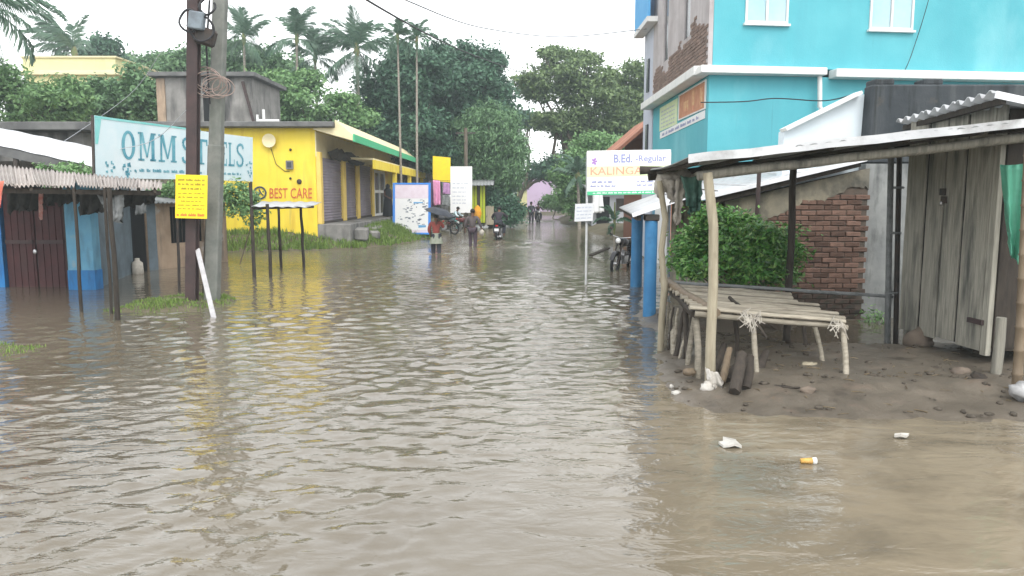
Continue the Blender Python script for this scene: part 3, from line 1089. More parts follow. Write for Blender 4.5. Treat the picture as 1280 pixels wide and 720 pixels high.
    for u, h in ((330, 0.45), (322, 0.25)):
        q = P(u, 153, 29.6)
        vp.tube([V(q.x, 29.6, 4.75), V(q.x, 29.6, 4.8 + h)], 0.05, 8)
    vp.tube([V(-9.7, 29.6, 4.82), V(-8.9, 29.6, 4.82)], 0.06, 8)
    vp.build('vent_pipe', m_white, t)
    return t


yellow_building()
one('rolled_tarpaulin', timber(V(-7.12, 30.6, 3.62), V(-7.12, 36.5, 3.58), 0.19, 8, 14, 0.35, 0, 0.06), m_wooddark,
    'dark torn tarpaulin rolled up above the mauve shutters', 'tarpaulin')


def serif(panel, ch, s0, s1, t0, t1, k=0.008, mb=None):
    """slab-serif capitals made of strokes (only those the banner needs)"""
    mb = mb or MB()

    def poly(pts):
        mb.add([panel.at(s0 + (s1 - s0) * x, t0 + (t1 - t0) * y, k) for x, y in pts], [tuple(range(len(pts)))])

    def rect(x0, x1, y0, y1):
        poly([(x0, y0), (x1, y0), (x1, y1), (x0, y1)])
    if ch == 'O':
        n = 22
        for i in range(n):
            a, b = 2 * PI * i / n, 2 * PI * (i + 1) / n
            poly([(0.5 + 0.5 * math.cos(a), 0.5 + 0.5 * math.sin(a)), (0.5 + 0.5 * math.cos(b), 0.5 + 0.5 * math.sin(b)),
                  (0.5 + 0.27 * math.cos(b), 0.5 + 0.40 * math.sin(b)), (0.5 + 0.27 * math.cos(a), 0.5 + 0.40 * math.sin(a))])
    elif ch == 'M':
        rect(0.10, 0.20, 0, 1)
        rect(0.74, 0.92, 0, 1)
        poly([(0.10, 1), (0.28, 1), (0.53, 0.12), (0.45, 0.12)])
        poly([(0.45, 0.12), (0.53, 0.12), (0.80, 1), (0.72, 1)])
        for x in (0.0, 0.66):
            rect(x, x + 0.34, 0, 0.07)
        rect(0.0, 0.2, 0.93, 0.999)
        rect(0.8, 1.0, 0.93, 0.999)
    elif ch in 'TEL':
        if ch == 'T':
            rect(0.4, 0.6, 0, 0.9)
            rect(0.25, 0.75, 0, 0.07)
            rect(0, 1, 0.9, 1)
            rect(0, 0.1, 0.75, 0.9)
            rect(0.9, 1, 0.75, 0.9)
        else:
            rect(0.12, 0.36, 0.0, 1)
            rect(0.0, 0.48, 0.93, 1.001)
            rect(0.0, 0.95, -0.001, 0.09)
            rect(0.85, 0.95, 0.09, 0.3)
            if ch == 'E':
                rect(0.36, 0.95, 0.91, 1.0)
                rect(0.85, 0.95, 0.75, 0.91)
                rect(0.36, 0.7, 0.47, 0.55)
    elif ch == 'S':
        pts = [(0.88, 0.78), (0.80, 0.93), (0.52, 0.97), (0.22, 0.90), (0.14, 0.74), (0.28, 0.60), (0.55, 0.50), (0.80, 0.38), (0.86, 0.22), (0.72, 0.08), (0.45, 0.03), (0.18, 0.08), (0.10, 0.24)]
        for i in range(len(pts) - 1):
            (x0, y0), (x1, y1) = pts[i], pts[i + 1]
            dx, dy = x1 - x0, y1 - y0
            l = math.hypot(dx, dy)
            nx, ny = -dy / l * 0.10, dx / l * 0.055
            poly([(x0 - nx, y0 - ny), (x1 - nx, y1 - ny), (x1 + nx, y1 + ny), (x0 + nx, y0 + ny)])
    return mb


def omm_banner():
    ll, lr, ul = P(120, 223, 17), P(316, 227, 23), P(118, 144, 17)
    pn = Panel(ll, lr, ul)
    t = thing('shop_banner', 'long pale blue banner lettered OMM STEELS strung above the left shop roofs', 'banner', ll)
    mb = MB()
    nu, nv = 40, 10
    fr, bk = [], []
    for j in range(nv + 1):
        for i in range(nu + 1):
            s, q = i / nu, j / nv
            k = 0.0
            p = pn.at(s, q * (1 - 0.05 * s) + 0.03 * math.sin(PI * s) * (0.5 - q), k)
            fr.append(p)
            bk.append(p - pn.n * 0.012)
    W = nu + 1
    K = len(fr)
    fs = []
    for j in range(nv):
        for i in range(nu):
            q = (j * W + i, j * W + i + 1, (j + 1) * W + i + 1, (j + 1) * W + i)
            fs += [q, tuple(K + x for x in reversed(q))]
    mb.add(fr + bk, fs, True)
    mb.build('flex_sheet', m_flex, t)
    f = MB()
    for s in (0.0, 0.33, 0.66, 1.0):
        f.beam(pn.at(s, -0.5 if s in (0, 1) else 0, -0.05), pn.at(s, 1.0 - 0.05 * s, -0.05), 0.05, 0.05)
    f.beam(pn.at(0, 0.97, -0.05), pn.at(1, 0.92, -0.05), 0.05, 0.05)
    f.build('frame', m_steel, t)
    lt = MB()
    for ch, a, b in (('O', .128, .20), ('M', .215, .315), ('M', .33, .44), ('S', .47, .54), ('T', .555, .645), ('E', .655, .725), ('E', .735, .79), ('L', .80, .85), ('S', .86, .925)):
        serif(pn, ch, a, b, 0.33 - 0.03 * a, 0.82 - 0.04 * a, 0.008, lt)
    lt.build('lettering', m_tealtext, t)
    mk_ = MB()
    rr = random.Random(3)
    for (a, b, lo, hi, n) in ((.045, .085, .10, .25, 9), (.13, .17, .03, .22, 16), (.19, .205, .10, .17, 3), (.93, .985, .08, .40, 14)):
        for _ in range(n):
            s, q = rr.uniform(a, b), rr.uniform(lo, hi)
            w, h = rr.uniform(.004, .012), rr.uniform(.02, .07)
            mk_.add([pn.at(s, q, .008), pn.at(s + w, q + rr.uniform(-.02, .02), .008), pn.at(s + w * .8, q + h, .008), pn.at(s - w * .2, q + h * .8, .008)], [(0, 1, 2, 3)])
    scribble(pn, .22, .62, .13, .06, .008, mk_, 7, 4)
    scribble(pn, .66, .90, .13, .05, .008, mk_, 5, 5)
    mk_.build('small_print', m_tealtext, t)
    ed = MB()
    ed.prism([pn.at(0, .955, .007), pn.at(.6, .945, .007), pn.at(.6, .975, .007), pn.at(0, .995, .007)], pn.n * .002)
    ed.prism([pn.at(0.0, .55, .0072), pn.at(.012, .55, .0072), pn.at(.03, .95, .0072), pn.at(0.0, .95, .0072)], pn.n * .002)
    ed.build('border', mk('teal_border', (0.16, 0.55, 0.52), (0.3, 0.62, 0.6), scale=3, rough=0.5), t)


omm_banner()


def left_shop():
    t = thing('blue_shop', 'flooded shop with maroon double doors between blue pillars under a low ragged roof', 'shop', (-10, 16.6, 0))
    MB().bx(-14.5, -11.08, 16.5, 16.7, -0.5, 2.25).build('wall', m_brightblue, t)
    MB().prism([V(-8.95, 16.35, -0.5), V(-9.8, 19.6, -0.5), V(-9.95, 19.55, -0.5), V(-9.1, 16.35, -0.5)], (0, 0, 2.75)).build('side_wall', m_bluegrey, t)
    MB().bx(-14.5, -9.8, 19.5, 19.7, -0.5, 2.6).build('rear_wall', m_black, t)  # interior shade painted black; the wall also stops light from behind
    for x0, x1 in ((-9.42, -9.17), (-9.14, -8.86)):
        p = MB().bx(x0, x1, 16.05, 16.34, -0.5, 2.3).build('pillar', m_skyblue, t, bevel=0.012)
        MB().bx(x0 - .008, x1 + .008, 16.042, 16.348, -0.5, 0.42).build('pillar_base', m_brightblue, p)
    MB().bx(-9.72, -9.36, 16.52, 16.66, -0.5, 2.25).build('door_frame', m_wooddark, t)
    for x0, x1 in ((-11.05, -10.41), (-10.38, -9.74)):
        d = MB().bx(x0, x1, 16.58, 16.63, -0.5, 2.15).build('door', m_maroon, t, bevel=0.008)
        pl = MB()
        n = 4
        for i in range(n):
            a = x0 + 0.03 + (x1 - x0 - 0.06) * i / n
            b = x0 + 0.03 + (x1 - x0 - 0.06) * (i + 1) / n - 0.018
            pl.bx(a, b, 16.565, 16.58, -0.5, 2.12)
        pl.build('door_board', m_maroon, d, bevel=0.003)
        MB().bx(x0 + .02, x1 - .02, 16.53, 16.564, 0.95, 1.03).build('door_bar', m_rust, d)
    MB().sphere((-10.38, 16.51, 0.78), (0.045, 0.02, 0.055), 10, 6).build('padlock', m_chrome, t)
    # roof sheets, ragged, on thin posts
    nl, nr = P(-40, 231, 12.7), P(197, 235, 13.4)
    fl, fr = P(-40, 203, 17.2), P(200, 227, 16.8)
    n = 9
    for i in range(n):
        a, b = i / n, (i + 1) / n + 0.012
        j = [V(random.uniform(-.02, .02), random.uniform(-.10, .10), random.uniform(-.02, .02)) for _ in range(2)]
        MB().sheet(nl.lerp(nr, a) + j[0], nl.lerp(nr, b) + j[1], fl.lerp(fr, b) + V(0, 0, .01 * (i % 2)), fl.lerp(fr, a), waves=6, amp=0.024, th=0.012, nl=6, sag=0.02, jit=0.003).build('roof_sheet', m_pinktin, t)
    rf = MB()
    rf.beam(nl.lerp(nr, .02) + V(0, .25, -.09), nl.lerp(nr, .98) + V(0, .25, -.09), .07, .08)
    for s in (.1, .3, .5, .7, .88, .97):
        rf.beam(nl.lerp(nr, s) + V(0, .1, -.06), fl.lerp(fr, s) + V(0, 0, -.06), .05, .06)
    rf.build('rafters', m_wooddark, t)
    po = [(G(102, 390), 0.029), (G(146.5, 400), 0.042), (G(140, 392), 0.026)]
    for p, r in po:
        timber(V(p.x, p.y, -.5), V(p.x - .02, p.y + .05, 2.12), r, 7, 5, .12, .1, .012).build('post', m_wooddark, t)


left_shop()
for k, (u0, u1, dv) in enumerate(((8, 60, 30), (56, 104, 20), (98, 150, 32), (146, 196, 22))):  # dark strips added for the black shade below the roof edge
    one('shade_strip', cloth(P(u0, 236, 13.9), P(u1, 237, 14.0), P(u0 + 3, 236 + dv, 14.0), P(u1 - 2, 236 + dv * .8, 14.1), 18, 8, .05, 3.3, .03, 40 + k, .04), mk('roof_shade_black', (.028, .028, .027), (.05, .048, .044), scale=9, rough=.95),
        ('ragged dark strip standing in for the roof shade over the maroon doors', 'ragged dark strip standing in for the roof shade before the first blue pillar', 'ragged dark strip standing in for the roof shade behind the grey cloth bundle', 'ragged dark strip standing in for the shade at the right end of the left shop roof')[k], 'shade strip', 'added shade strips under the left shop roof')
one('rag_bundle', cloth(P(118, 240, 13.6), P(153, 238, 13.5), P(140, 268, 13.5), P(150, 277, 13.5), 16, 12, .06, 3, .12, 3, .03), m_raggrey,
    'grey cloth bundle sagging under the left shop roof beside the thin posts', 'cloth')
one('plastic_can', MB().lathe([(.0, -.1), (.13, -.1), (.14, .05), (.13, .28), (.06, .34), (.055, .40), (.0, .40)], (P(172, 335, 19.4).x, 19.4, 0), 'Z', 14), m_ragpale,
    'pale plastic can standing in the dark doorway between the two shops', 'can')
one('hanging_shirt', cloth(P(170, 244, 18.6), P(182, 244, 18.7), P(169, 268, 18.6), P(183, 266, 18.7), 8, 8, .04, 2, .03, 12, .02), m_raggrey,
    'grey shirt hanging under the eaves before the dark doorway', 'cloth')
one('hanging_cloth', cloth(P(48, 238, 14.0), P(54, 238, 14.0), P(49, 274, 14.0), P(53, 275, 14.0), 6, 10, .02, 2, 0, 8, .01), mk('faded_red_cloth', (.45, .16, .14), (.5, .36, .32), scale=12, rough=.9),
    'narrow red and white rag hanging in front of the maroon doors', 'cloth')
one('red_cloth', cloth(P(-14, 224, 12.5), P(5, 226, 12.5), P(-14, 262, 12.5), P(3, 258, 12.5), 10, 10, .03, 2, .02, 5, .01), mk('coral_cloth', (.62, .2, .14), (.5, .14, .1), scale=6, rough=.8),
    'coral red cloth hanging from the roof corner at the left edge', 'cloth')


def low_hut():
    t = thing('mud_hut', 'low mud-plastered hut overgrown with creeper behind the two utility poles', 'hut', (-9.2, 21.5, 0))
    A, B = V(-9.68, 20.2, 0), V(-8.62, 23.0, 0)
    pn = Panel(A + V(0, 0, -.5), B + V(0, 0, -.5), A + V(0, 0, 1.85))
    w = MB()
    for s0, s1, a, b in ((0, .12, 0, 1), (.12, .27, 0, 1), (.27, .70, 0, .5), (.27, .70, .93, 1), (.70, 1, 0, 1)):
        pn.slab(w, s0, s1, a, b, -.14, 0)
    w.build('wall', m_tan, t)
    g = MB()
    pn.slab(g, 0, .1, .02, .99, .003, .012)
    g.build('limewash_patch', m_bluegrey, t)
    for s0, s1, a, b in ((.27, .70, .5, .93),):
        o = MB()
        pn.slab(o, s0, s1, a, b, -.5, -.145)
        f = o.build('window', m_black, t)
        q = MB()
        for i in range(4):
            s = s0 + (s1 - s0) * (i + .5) / 4
            q.beam(pn.at(s, a, -.07), pn.at(s, b, -.07), .02, .02)
        q.build('window_bar', m_steel, f)
    e = MB()
    e.prism([pn.at(1, 0, -.14), pn.at(1, 1, -.14), pn.at(1, 1, -.14) + V(-3.5, 1.6, 0), pn.at(1, 0, -.14) + V(-3.5, 1.6, 0)], pn.n * .12)
    e.build('side_wall', m_tan, t)
    q0, q1 = A + V(.35, -.35, 1.80), B + V(.45, .1, 1.80)
    b0, b1 = A + V(-2.6, 1.2, 2.35), B + V(-2.6, 1.2, 2.35)
    for i in range(4):
        a, b = i / 4, (i + 1) / 4 + .02
        MB().sheet(q0.lerp(q1, a), q0.lerp(q1, b), b0.lerp(b1, b), b0.lerp(b1, a), 6, .022, .012, 4, .02).build('roof_sheet', m_asb, t)
    # dark doorway between the shops
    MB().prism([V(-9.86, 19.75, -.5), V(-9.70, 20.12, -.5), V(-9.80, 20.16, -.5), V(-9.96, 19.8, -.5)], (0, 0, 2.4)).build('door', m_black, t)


low_hut()
ells = []
for (u, v, ru, rv) in ((215, 240, 26, 11), (255, 243, 26, 11), (292, 242, 24, 13), (312, 250, 10, 13), (322, 268, 6, 12), (300, 262, 14, 9), (240, 232, 30, 7)):
    p = P(u, v, 21.6)
    ells.append(((p.x, p.y, p.z), (ru / F * 21.6, .5, rv / F * 21.6), ru * rv))
v, q = leaf_cloud(ells, 5200, .055, .5, .6)
cr = thing('creeper', 'leafy creeper spilling over the low hut roof behind the poles', 'creeper', (-8.5, 21.6, 0))
o = np_mesh('foliage', v - np.array(cr.location), q, LEAF['light'], cr)
m = MB()
for (u0, v0, u1, v1) in ((300, 330, 318, 255), (322, 270, 320, 240), (250, 248, 320, 240), (200, 242, 260, 240)):
    a, b = P(u0, v0, 21.7), P(u1, v1, 21.6)
    m.tube([a, a.lerp(b, .5) + V(.05, .05, .06), b], .016, 5)
m.build('stem', m_bark, cr)


def sheds():
    t = thing('white_roofed_shed', 'open shed with a sloping white sheet roof behind the left shop', 'shed', (-11, 18.5, 0))
    nl, nr, fl, fr = P(-60, 168, 18), P(121, 209, 18), P(-60, 148, 20), P(121, 185, 20)
    for i in range(5):
        a, b = i / 5, (i + 1) / 5 + .01
        MB().sheet(nl.lerp(nr, a), nl.lerp(nr, b), fl.lerp(fr, b), fl.lerp(fr, a), 1, .008, .02, 2).build('roof_sheet', m_whitetin, t)
    MB().beam(nl + V(0, .06, -.13), nr + V(0, .06, -.13), .08, .2).build('beam', m_slab, t)
    for u in (-50, 20, 93, 118):
        p = P(u, 200, 18.1)
        s = (u + 60) / 181
        MB().tube([V(p.x, 18.1, 0), V(p.x, 18.1, nl.lerp(nr, s).z - .2)], .06, 8).build('post', m_steel, t)
    MB().bx(-15, -10.3, 20.5, 20.7, -.5, 2.9).build('rear_wall', m_wooddark, t)
    h = thing('slab_roofed_house', 'grey house with a long flat dark slab roof behind the white-roofed shed', 'house', (-15, 23, 0))
    MB().bx(-22, -12.4, 22.3, 28, -.3, 3.8).build('wall', m_conc, h)
    MB().bx(-22.4, -11.9, 21.6, 28.5, 3.81, 4.04).build('roof', m_slab, h, bevel=.02)
    MB().bx(-14.2, -13.2, 22.27, 22.33, 2.6, 3.5).build('window', m_darkglass, h)
    p = thing('pale_yellow_house', 'pale yellow house with a banded parapet rising behind trees at upper left', 'house', (-27, 48, 0))
    MB().bx(-29.9, -24.4, 48, 56, -.3, 9.3).build('wall', m_paleyellow, p)
    MB().bx(-30.2, -24.1, 47.7, 56.3, 9.31, 9.55).build('cornice', m_cream, p, bevel=.03)
    MB().bx(-30.0, -24.3, 47.9, 56.1, 9.56, 10.35).build('parapet', m_paleyellow, p)
    MB().bx(-30.1, -24.2, 47.8, 56.2, 10.351, 10.45).build('coping', m_cream, p)
    MB().bx(-29.9, -26.5, 47.75, 47.998, 6.9, 7.1).build('sunshade', m_cream, p)
    for x in (-28.8, -26.4):
        f = MB().bx(x, x + 1.1, 47.93, 47.996, 5.2, 6.7).build('window', m_white, p)
        MB().bx(x + .08, x + 1.02, 47.90, 47.929, 5.28, 6.62).build('pane', m_darkglass, f)


sheds()
# plants seen under the white roof
ells = [((P(75, 214, 17.6).x, 17.6, P(75, 214, 17.6).z), (.45, .4, .16), 1), ((P(108, 217, 17.6).x, 17.6, P(108, 217, 17.6).z), (.4, .4, .12), 1), ((-10.7, 17.8, 1.9), (.3, .3, .7), .8)]
v, q = leaf_cloud(ells, 1500, .045, .5, .6)
cr = thing('shrub', 'small leafy shrub poking up between the left shop roof and the white-roofed shed', 'shrub', (-10.6, 17.7, 0))
np_mesh('foliage', v - np.array(cr.location), q, LEAF['light'], cr)
MB().tube([V(-10.65, 17.8, -.4), V(-10.6, 17.7, 2.4)], .03, 6).build('stem', m_bark, cr)


def poles():
    g = G(238, 381)
    t = thing('steel_pole', 'dark brown steel utility pole carrying a yellow notice', 'utility pole', (g.x, g.y, 0))
    top = P(243, -60, g.y)
    a, b = V(g.x, g.y, -.5), top
    m = MB()   # rail-section steel: two flanges and a web
    m.beam(a + V(0, -.07, 0), b + V(0, -.07, 0), .19, .035, up=(0, 1, 0))
    m.beam(a + V(0, .07, 0), b + V(0, .07, 0), .19, .035, up=(0, 1, 0))
    m.beam(a, b, .04, .11, up=(0, 1, 0))
    m.build('mast', m_rust, t, bevel=.006)
    c = P(246, 28, g.y - .1)
    bx = MB().box(c + V(.05, -.12, 0), (.26, .16, .3), Euler((0, .15, 0))).build('junction_box', mk('grey_box', (.20, .24, .27), (.13, .15, .17), scale=6, rough=.6), t, bevel=.02)
    MB().box(c + V(.14, .0, -.24), (.36, .16, .3), Euler((0, .3, 0))).build('insulator', m_steel, t, bevel=.04)
    w = MB()
    for (du, dv, r, ph) in ((-9, -2, 12, .4), (13, -20, 9, 1.2), (6, 8, 14, 2.2)):
        cc = P(246 + du, 28 + dv, g.y - .22)
        R = r / F * g.y
        w.tube([cc + V(R * math.cos(x), .03 * math.sin(3 * x + ph), R * 1.05 * math.sin(x)) for x in np.linspace(ph, ph + 5.6, 18)], .02, 6)
    w.build('cable_loop', m_cable, t)
    # notice
    pn = Panel(P(219, 272.5, 13.55), P(258.5, 273.5, 13.55), P(219.5, 218, 13.55))
    s = thing('yellow_notice', 'yellow printed notice board with a red bottom line fixed to the brown pole', 'notice board', pn.o)
    pm_ = MB()
    pn.slab(pm_, 0, 1, 0, 1, -.015, 0)
    pm_.build('panel', m_signyellow, s)
    tx = MB()
    for i, (tt, h) in enumerate(((.86, .05), (.76, .055), (.66, .05), (.56, .03), (.47, .035), (.38, .03), (.29, .03), (.21, .03))):
        scribble(pn, .08 + .1 * (i % 3 == 2), .92 - .1 * (i % 3 == 2), tt, h, .003, tx, 4, i)
    tx.build('small_print', mk('olive_print', (.30, .24, .03), rough=.6), s)
    rd = MB()
    scribble(pn, .05, .95, .05, .07, .003, rd, 4, 31)
    rd.build('red_print', m_red, s)
    # concrete pole
    g2 = G(262.5, 378)
    t = thing('concrete_pole', 'grey leaning concrete utility pole with a coil of wire round it', 'utility pole', (g2.x, g2.y, 0))
    a, b = V(g2.x, g2.y, -.5), P(277, -60, g2.y + .15)
    d = (b - a)
    m = MB()
    m.beam(a, a + d * .5, .245, .22, up=(0, 1, 0))
    m.beam(a + d * .49, b, .225, .20, up=(0, 1, 0))
    m.build('shaft', m_poleconc, t, bevel=.02)
    w = MB()
    rr = random.Random(9)
    for i in range(8):
        cc = P(271 + rr.uniform(-14, 14), 105 + rr.uniform(-7, 7), g2.y - .16)
        R = rr.uniform(13, 23) / F * g2.y
        ph, e = rr.uniform(0, 6), rr.uniform(.6, 1.0)
        w.tube([cc + V(R * math.cos(x), -.02 * i + .05 * math.sin(2 * x + ph), R * e * math.sin(x)) for x in np.linspace(0, 2 * PI, 22)], .0085, 5)
    w.build('wire_coil', m_wirepale, t)
    MB().tube([P(262, 0, g2.y - .13), P(258, 60, g2.y - .12), P(262, 130, g2.y - .13)], .018, 6).build('conduit', m_cable, t)
    # other sticks by the poles
    one('wooden_stake', timber(P(254, 398, 14.8) * 1 - V(0, 0, 0), P(260, 262, 14.8), .055, 7, 6, .12, .1, .015), m_wooddark,
        'dark wooden stake standing between the two utility poles', 'stake')
    g3 = G(224, 362)
    one('thin_post', timber(V(g3.x, g3.y, -.5), P(219.5, 225, g3.y), .03, 6, 5, .1, .1, .01), m_steel,
        'thin dark post standing just left of the brown utility pole', 'post')
    a, b = G(267, 396), P(247, 312, 13.75)
    one('white_batten', MB().beam(a + (a - b) * .08, b, .085, .03, up=(0, 1, 0)), mk('greyed_white_wood', (.52, .51, .52), (.40, .39, .40), scale=6, rough=.8, stains=[((.2, .18, .16), 5, .55, .7, (1, 1, 1), .6)]),
        'white wooden batten leaning against the poles from the flooded ground', 'batten', bevel=.004)


poles()


def frame_stand():
    t = thing('stall_frame', 'bare stall frame of thin posts carrying a tin sheet in front of the yellow wall', 'stall', (G(318, 346).x, G(318, 346).y, 0))
    g = [G(319, 347), G(339, 347), G(380, 336), G(352, 333)]
    tops = [228, 255, 253, 256]
    for p, v in zip(g, tops):
        q = P(640 + (p.x) / p.y * F, v, p.y)
        timber(V(p.x, p.y, -.5), V(p.x - .03, p.y, q.z), .042, 6, 6, .15, .1, .015).build('post', m_wooddark, t)
    a, b, c, d = P(314, 258, 18.4), P(384, 259, 18.9), P(402, 252.5, 21), P(326, 252, 21)
    MB().sheet(a, b, c, d, 5, .012, .012, 3, .02).build('tin_sheet', m_tin, t)
    MB().beam(P(316, 260.5, 18.5), P(392, 258.5, 19.5), .05, .06).build('beam', m_wooddark, t)


frame_stand()


# ------------------------------------------------------------------ boards and stalls down the left side
def boards():
    y = 35.5
    pn = Panel(P(491, 293, y), P(538, 293, y), P(491, 228.5, y))
    t = thing('picture_board', 'large printed board with a bright blue frame standing on the grass edge', 'hoarding', pn.at(.5, 0))
    m = MB()
    pn.slab(m, .03, .97, .03, .97, -.03, 0)
    m.build('panel', m_signwhite, t)
    f = MB()
    for r in ((0, .06, 0, 1), (.94, 1, 0, 1), (.06, .94, 0, .035), (.06, .94, .965, 1)):
        pn.slab(f, *r, -.05, .02)
    f.build('frame', mk('blue_frame_paint', (.06, .25, .72), rough=.5), t)
    k = MB()
    pn.slab(k, .06, .94, .035, .09, .002, .006)
    k.build('tint_band', mk('pale_pink_print', (.68, .58, .66), (.74, .66, .74), scale=4, rough=.5), t)
    k = MB()
    pn.slab(k, .06, .94, .70, .965, .002, .006)
    k.build('tint_band', mk('pale_pink_print', (.68, .58, .66), (.74, .66, .74), scale=4, rough=.5), t)
    d = MB()
    rr = random.Random(21)
    for (a, b, lo, hi, n) in ((.35, .9, .48, .68, 22), (.1, .5, .3, .5, 12), (.5, .9, .1, .45, 16), (.1, .4, .12, .3, 6)):
        for _ in range(n):
            s, q = rr.uniform(a, b), rr.uniform(lo, hi)
            w, h = rr.uniform(.02, .09), rr.uniform(.01, .035)
            d.add([pn.at(s, q, .004), pn.at(min(.93, s + w), q + rr.uniform(-.01, .02), .004), pn.at(min(.93, s + w * .8), q + h, .004), pn.at(s, q + h * .7, .004)], [(0, 1, 2, 3)])
    d.build('picture_print', mk('dark_picture_print', (.10, .13, .20), (.30, .32, .36), scale=9, rough=.5), t)
    d = MB()
    for (s, q, w, h) in ((.68, .13, .2, .05), (.55, .6, .25, .03)):
        d.add([pn.at(s, q, .0045), pn.at(s + w, q + .01, .0045), pn.at(s + w, q + h, .0045), pn.at(s, q + h, .0045)], [(0, 1, 2, 3)])
    d.build('blue_print', mk('mid_blue_print', (.12, .35, .62), rough=.5), t)
    # white notice hoarding
    y = 44
    pn = Panel(P(563, 266, y), P(590, 266, y), P(563, 208, y))
    t = thing('white_hoarding', 'tall white hoarding with lines of grey print beyond the pink clothes', 'hoarding', V(pn.at(.5, 0).x, y, 0))
    m = MB()
    pn.slab(m, 0, 1, 0, 1, -.04, 0)
    m.build('panel', m_signwhite, t)
    for s in (.08, .92):
        MB().beam(V(pn.at(s, 0).x, y + .07, -.3), pn.at(s, 1, -.07), .06, .06).build('post', m_steel, t)
    m = MB()
    for i, tt in enumerate((.62, .53, .44, .35, .27, .20)):
        scribble(pn, .1, .72 + .12 * (i == 0), tt, .022, .004, m, 3, i + 60)
    m.build('small_print', m_greytext, t)
    # yellow board
    y = 46
    pn = Panel(P(541, 226, y), P(563, 228, y), P(541, 195, y))
    t = thing('yellow_board', 'plain yellow board raised on posts beside the white hoarding', 'signboard', V(pn.at(.5, 0).x, y, 0))
    m = MB()
    pn.slab(m, 0, 1, 0, 1, -.04, 0)
    m.build('panel', m_signyellow, t)
    for s in (.1, .9):
        MB().beam(V(pn.at(s, 0).x, y + .07, 0), pn.at(s, 1, -.07), .06, .06).build('post', m_steel, t)
    # grey building beyond
    t = thing('grey_building', 'unpainted grey building with a flat roof just beyond the yellow shops', 'building', (-6, 54, 0))
    MB().bx(-10, -5.0, 52.6, 60, 0, 4.6).build('wall', m_conc, t)
    MB().bx(-10.3, -4.6, 52.3, 60.3, 4.61, 4.85).build('roof', m_slab, t)
    MB().bx(-4.998, -4.95, 54, 55, 2.2, 3.4).build('window', m_darkglass, t)
    # lime green kiosk
    y = 46
    a, b = P(590, 272, y), P(607, 272, y)
    t = thing('lime_kiosk', 'small lime green wooden kiosk beyond the white hoarding', 'kiosk', (a.x, y, 0))
    n = 5
    for i in range(n):
        x0 = a.x + (b.x - a.x) * i / n
        MB().bx(x0, x0 + (b.x - a.x) / n - .025, y, y + .05, .35, 2.65).build('plank', m_limegreen if i != 2 else m_steel, t)
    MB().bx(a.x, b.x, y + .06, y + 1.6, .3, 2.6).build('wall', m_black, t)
    MB().sheet(V(a.x - .3, y - .6, 2.55), V(b.x + .5, y - .6, 2.6), V(b.x + .5, y + 1.8, 2.95), V(a.x - .3, y + 1.8, 2.95), 8, .02, .015, 2).build('roof', m_asb, t)
    c = P(597, 262, y - .4)
    one('orange_sack', lump((c.x, y - .4, .95), (.24, .2, .45), 4, amp=.2), mk('orange_sacking', (.75, .36, .03), (.65, .28, .02), scale=6, rough=.8),
        'bright orange sack standing before the lime green kiosk', 'sack')
    c = P(611, 262, 46.5)
    MBb = MB()
    MBb.bx(c.x - .3, c.x + .3, 46.3, 46.7, .2, 1.35)
    one('crate', MBb, m_woodpale, 'pale wooden crate standing right of the lime green kiosk', 'crate', bevel=.02)


boards()
# washing on a line
gl = 'pink clothes hanging by the hoardings'
a, b = P(538, 224, 41), P(563, 226, 41)
one('washing_line', MB().tube([a, a.lerp(b, .5) - V(0, 0, .04), b], .012, 5), m_cable, 'short line the pink clothes hang from between the boards', 'washing line')
one('sari', cloth(P(541, 225, 40.97), P(550, 226, 40.97), P(542, 257, 40.97), P(551, 256, 40.97), 10, 12, .05, 2, 0, 2, .02), m_pinkcloth,
    'long bright pink sari hanging beside the blue-framed board', 'cloth')
one('blouse', cloth(P(554, 228, 40.96), P(562, 229, 40.96), P(553, 242, 40.96), P(563, 243, 40.96), 8, 8, .04, 2, 0, 4, .02), mk('purple_cloth', (.36, .18, .36), (.5, .3, .5), scale=5, rough=.9),
    'short purple cloth hanging right of the long pink sari', 'cloth')
one('dark_cloth', cloth(P(536, 226, 41.1), P(542, 227, 41.1), P(536, 262, 41.1), P(542, 262, 41.1), 8, 8, .04, 2, 0, 6, .02), mk('plum_cloth', (.09, .055, .10), rough=.9),
    'dark plum cloth hanging half behind the long pink sari', 'cloth')
one('grey_shirt', cloth(P(553, 244, 41), P(562, 244, 41), P(552, 257, 41), P(563, 258, 41), 8, 8, .04, 2, 0, 9, .02), m_raggrey,
    'grey shirt hanging below the purple cloth', 'cloth')

# ------------------------------------------------------------------ trees
def limb(mb, a, b, r0, r1, wob=.15):
    a, b = Vector(a), Vector(b)
    n = 5
    L = (b - a).length
    pts = [a.lerp(b, i / n) + (V(random.uniform(-1, 1), random.uniform(-1, 1), random.uniform(-.6, .6)) * wob * L * .25 if 0 < i < n else V(0, 0, 0)) for i in range(n + 1)]
    mb.tube(pts, [r0 + (r1 - r0) * i / n for i in range(n + 1)], 8)


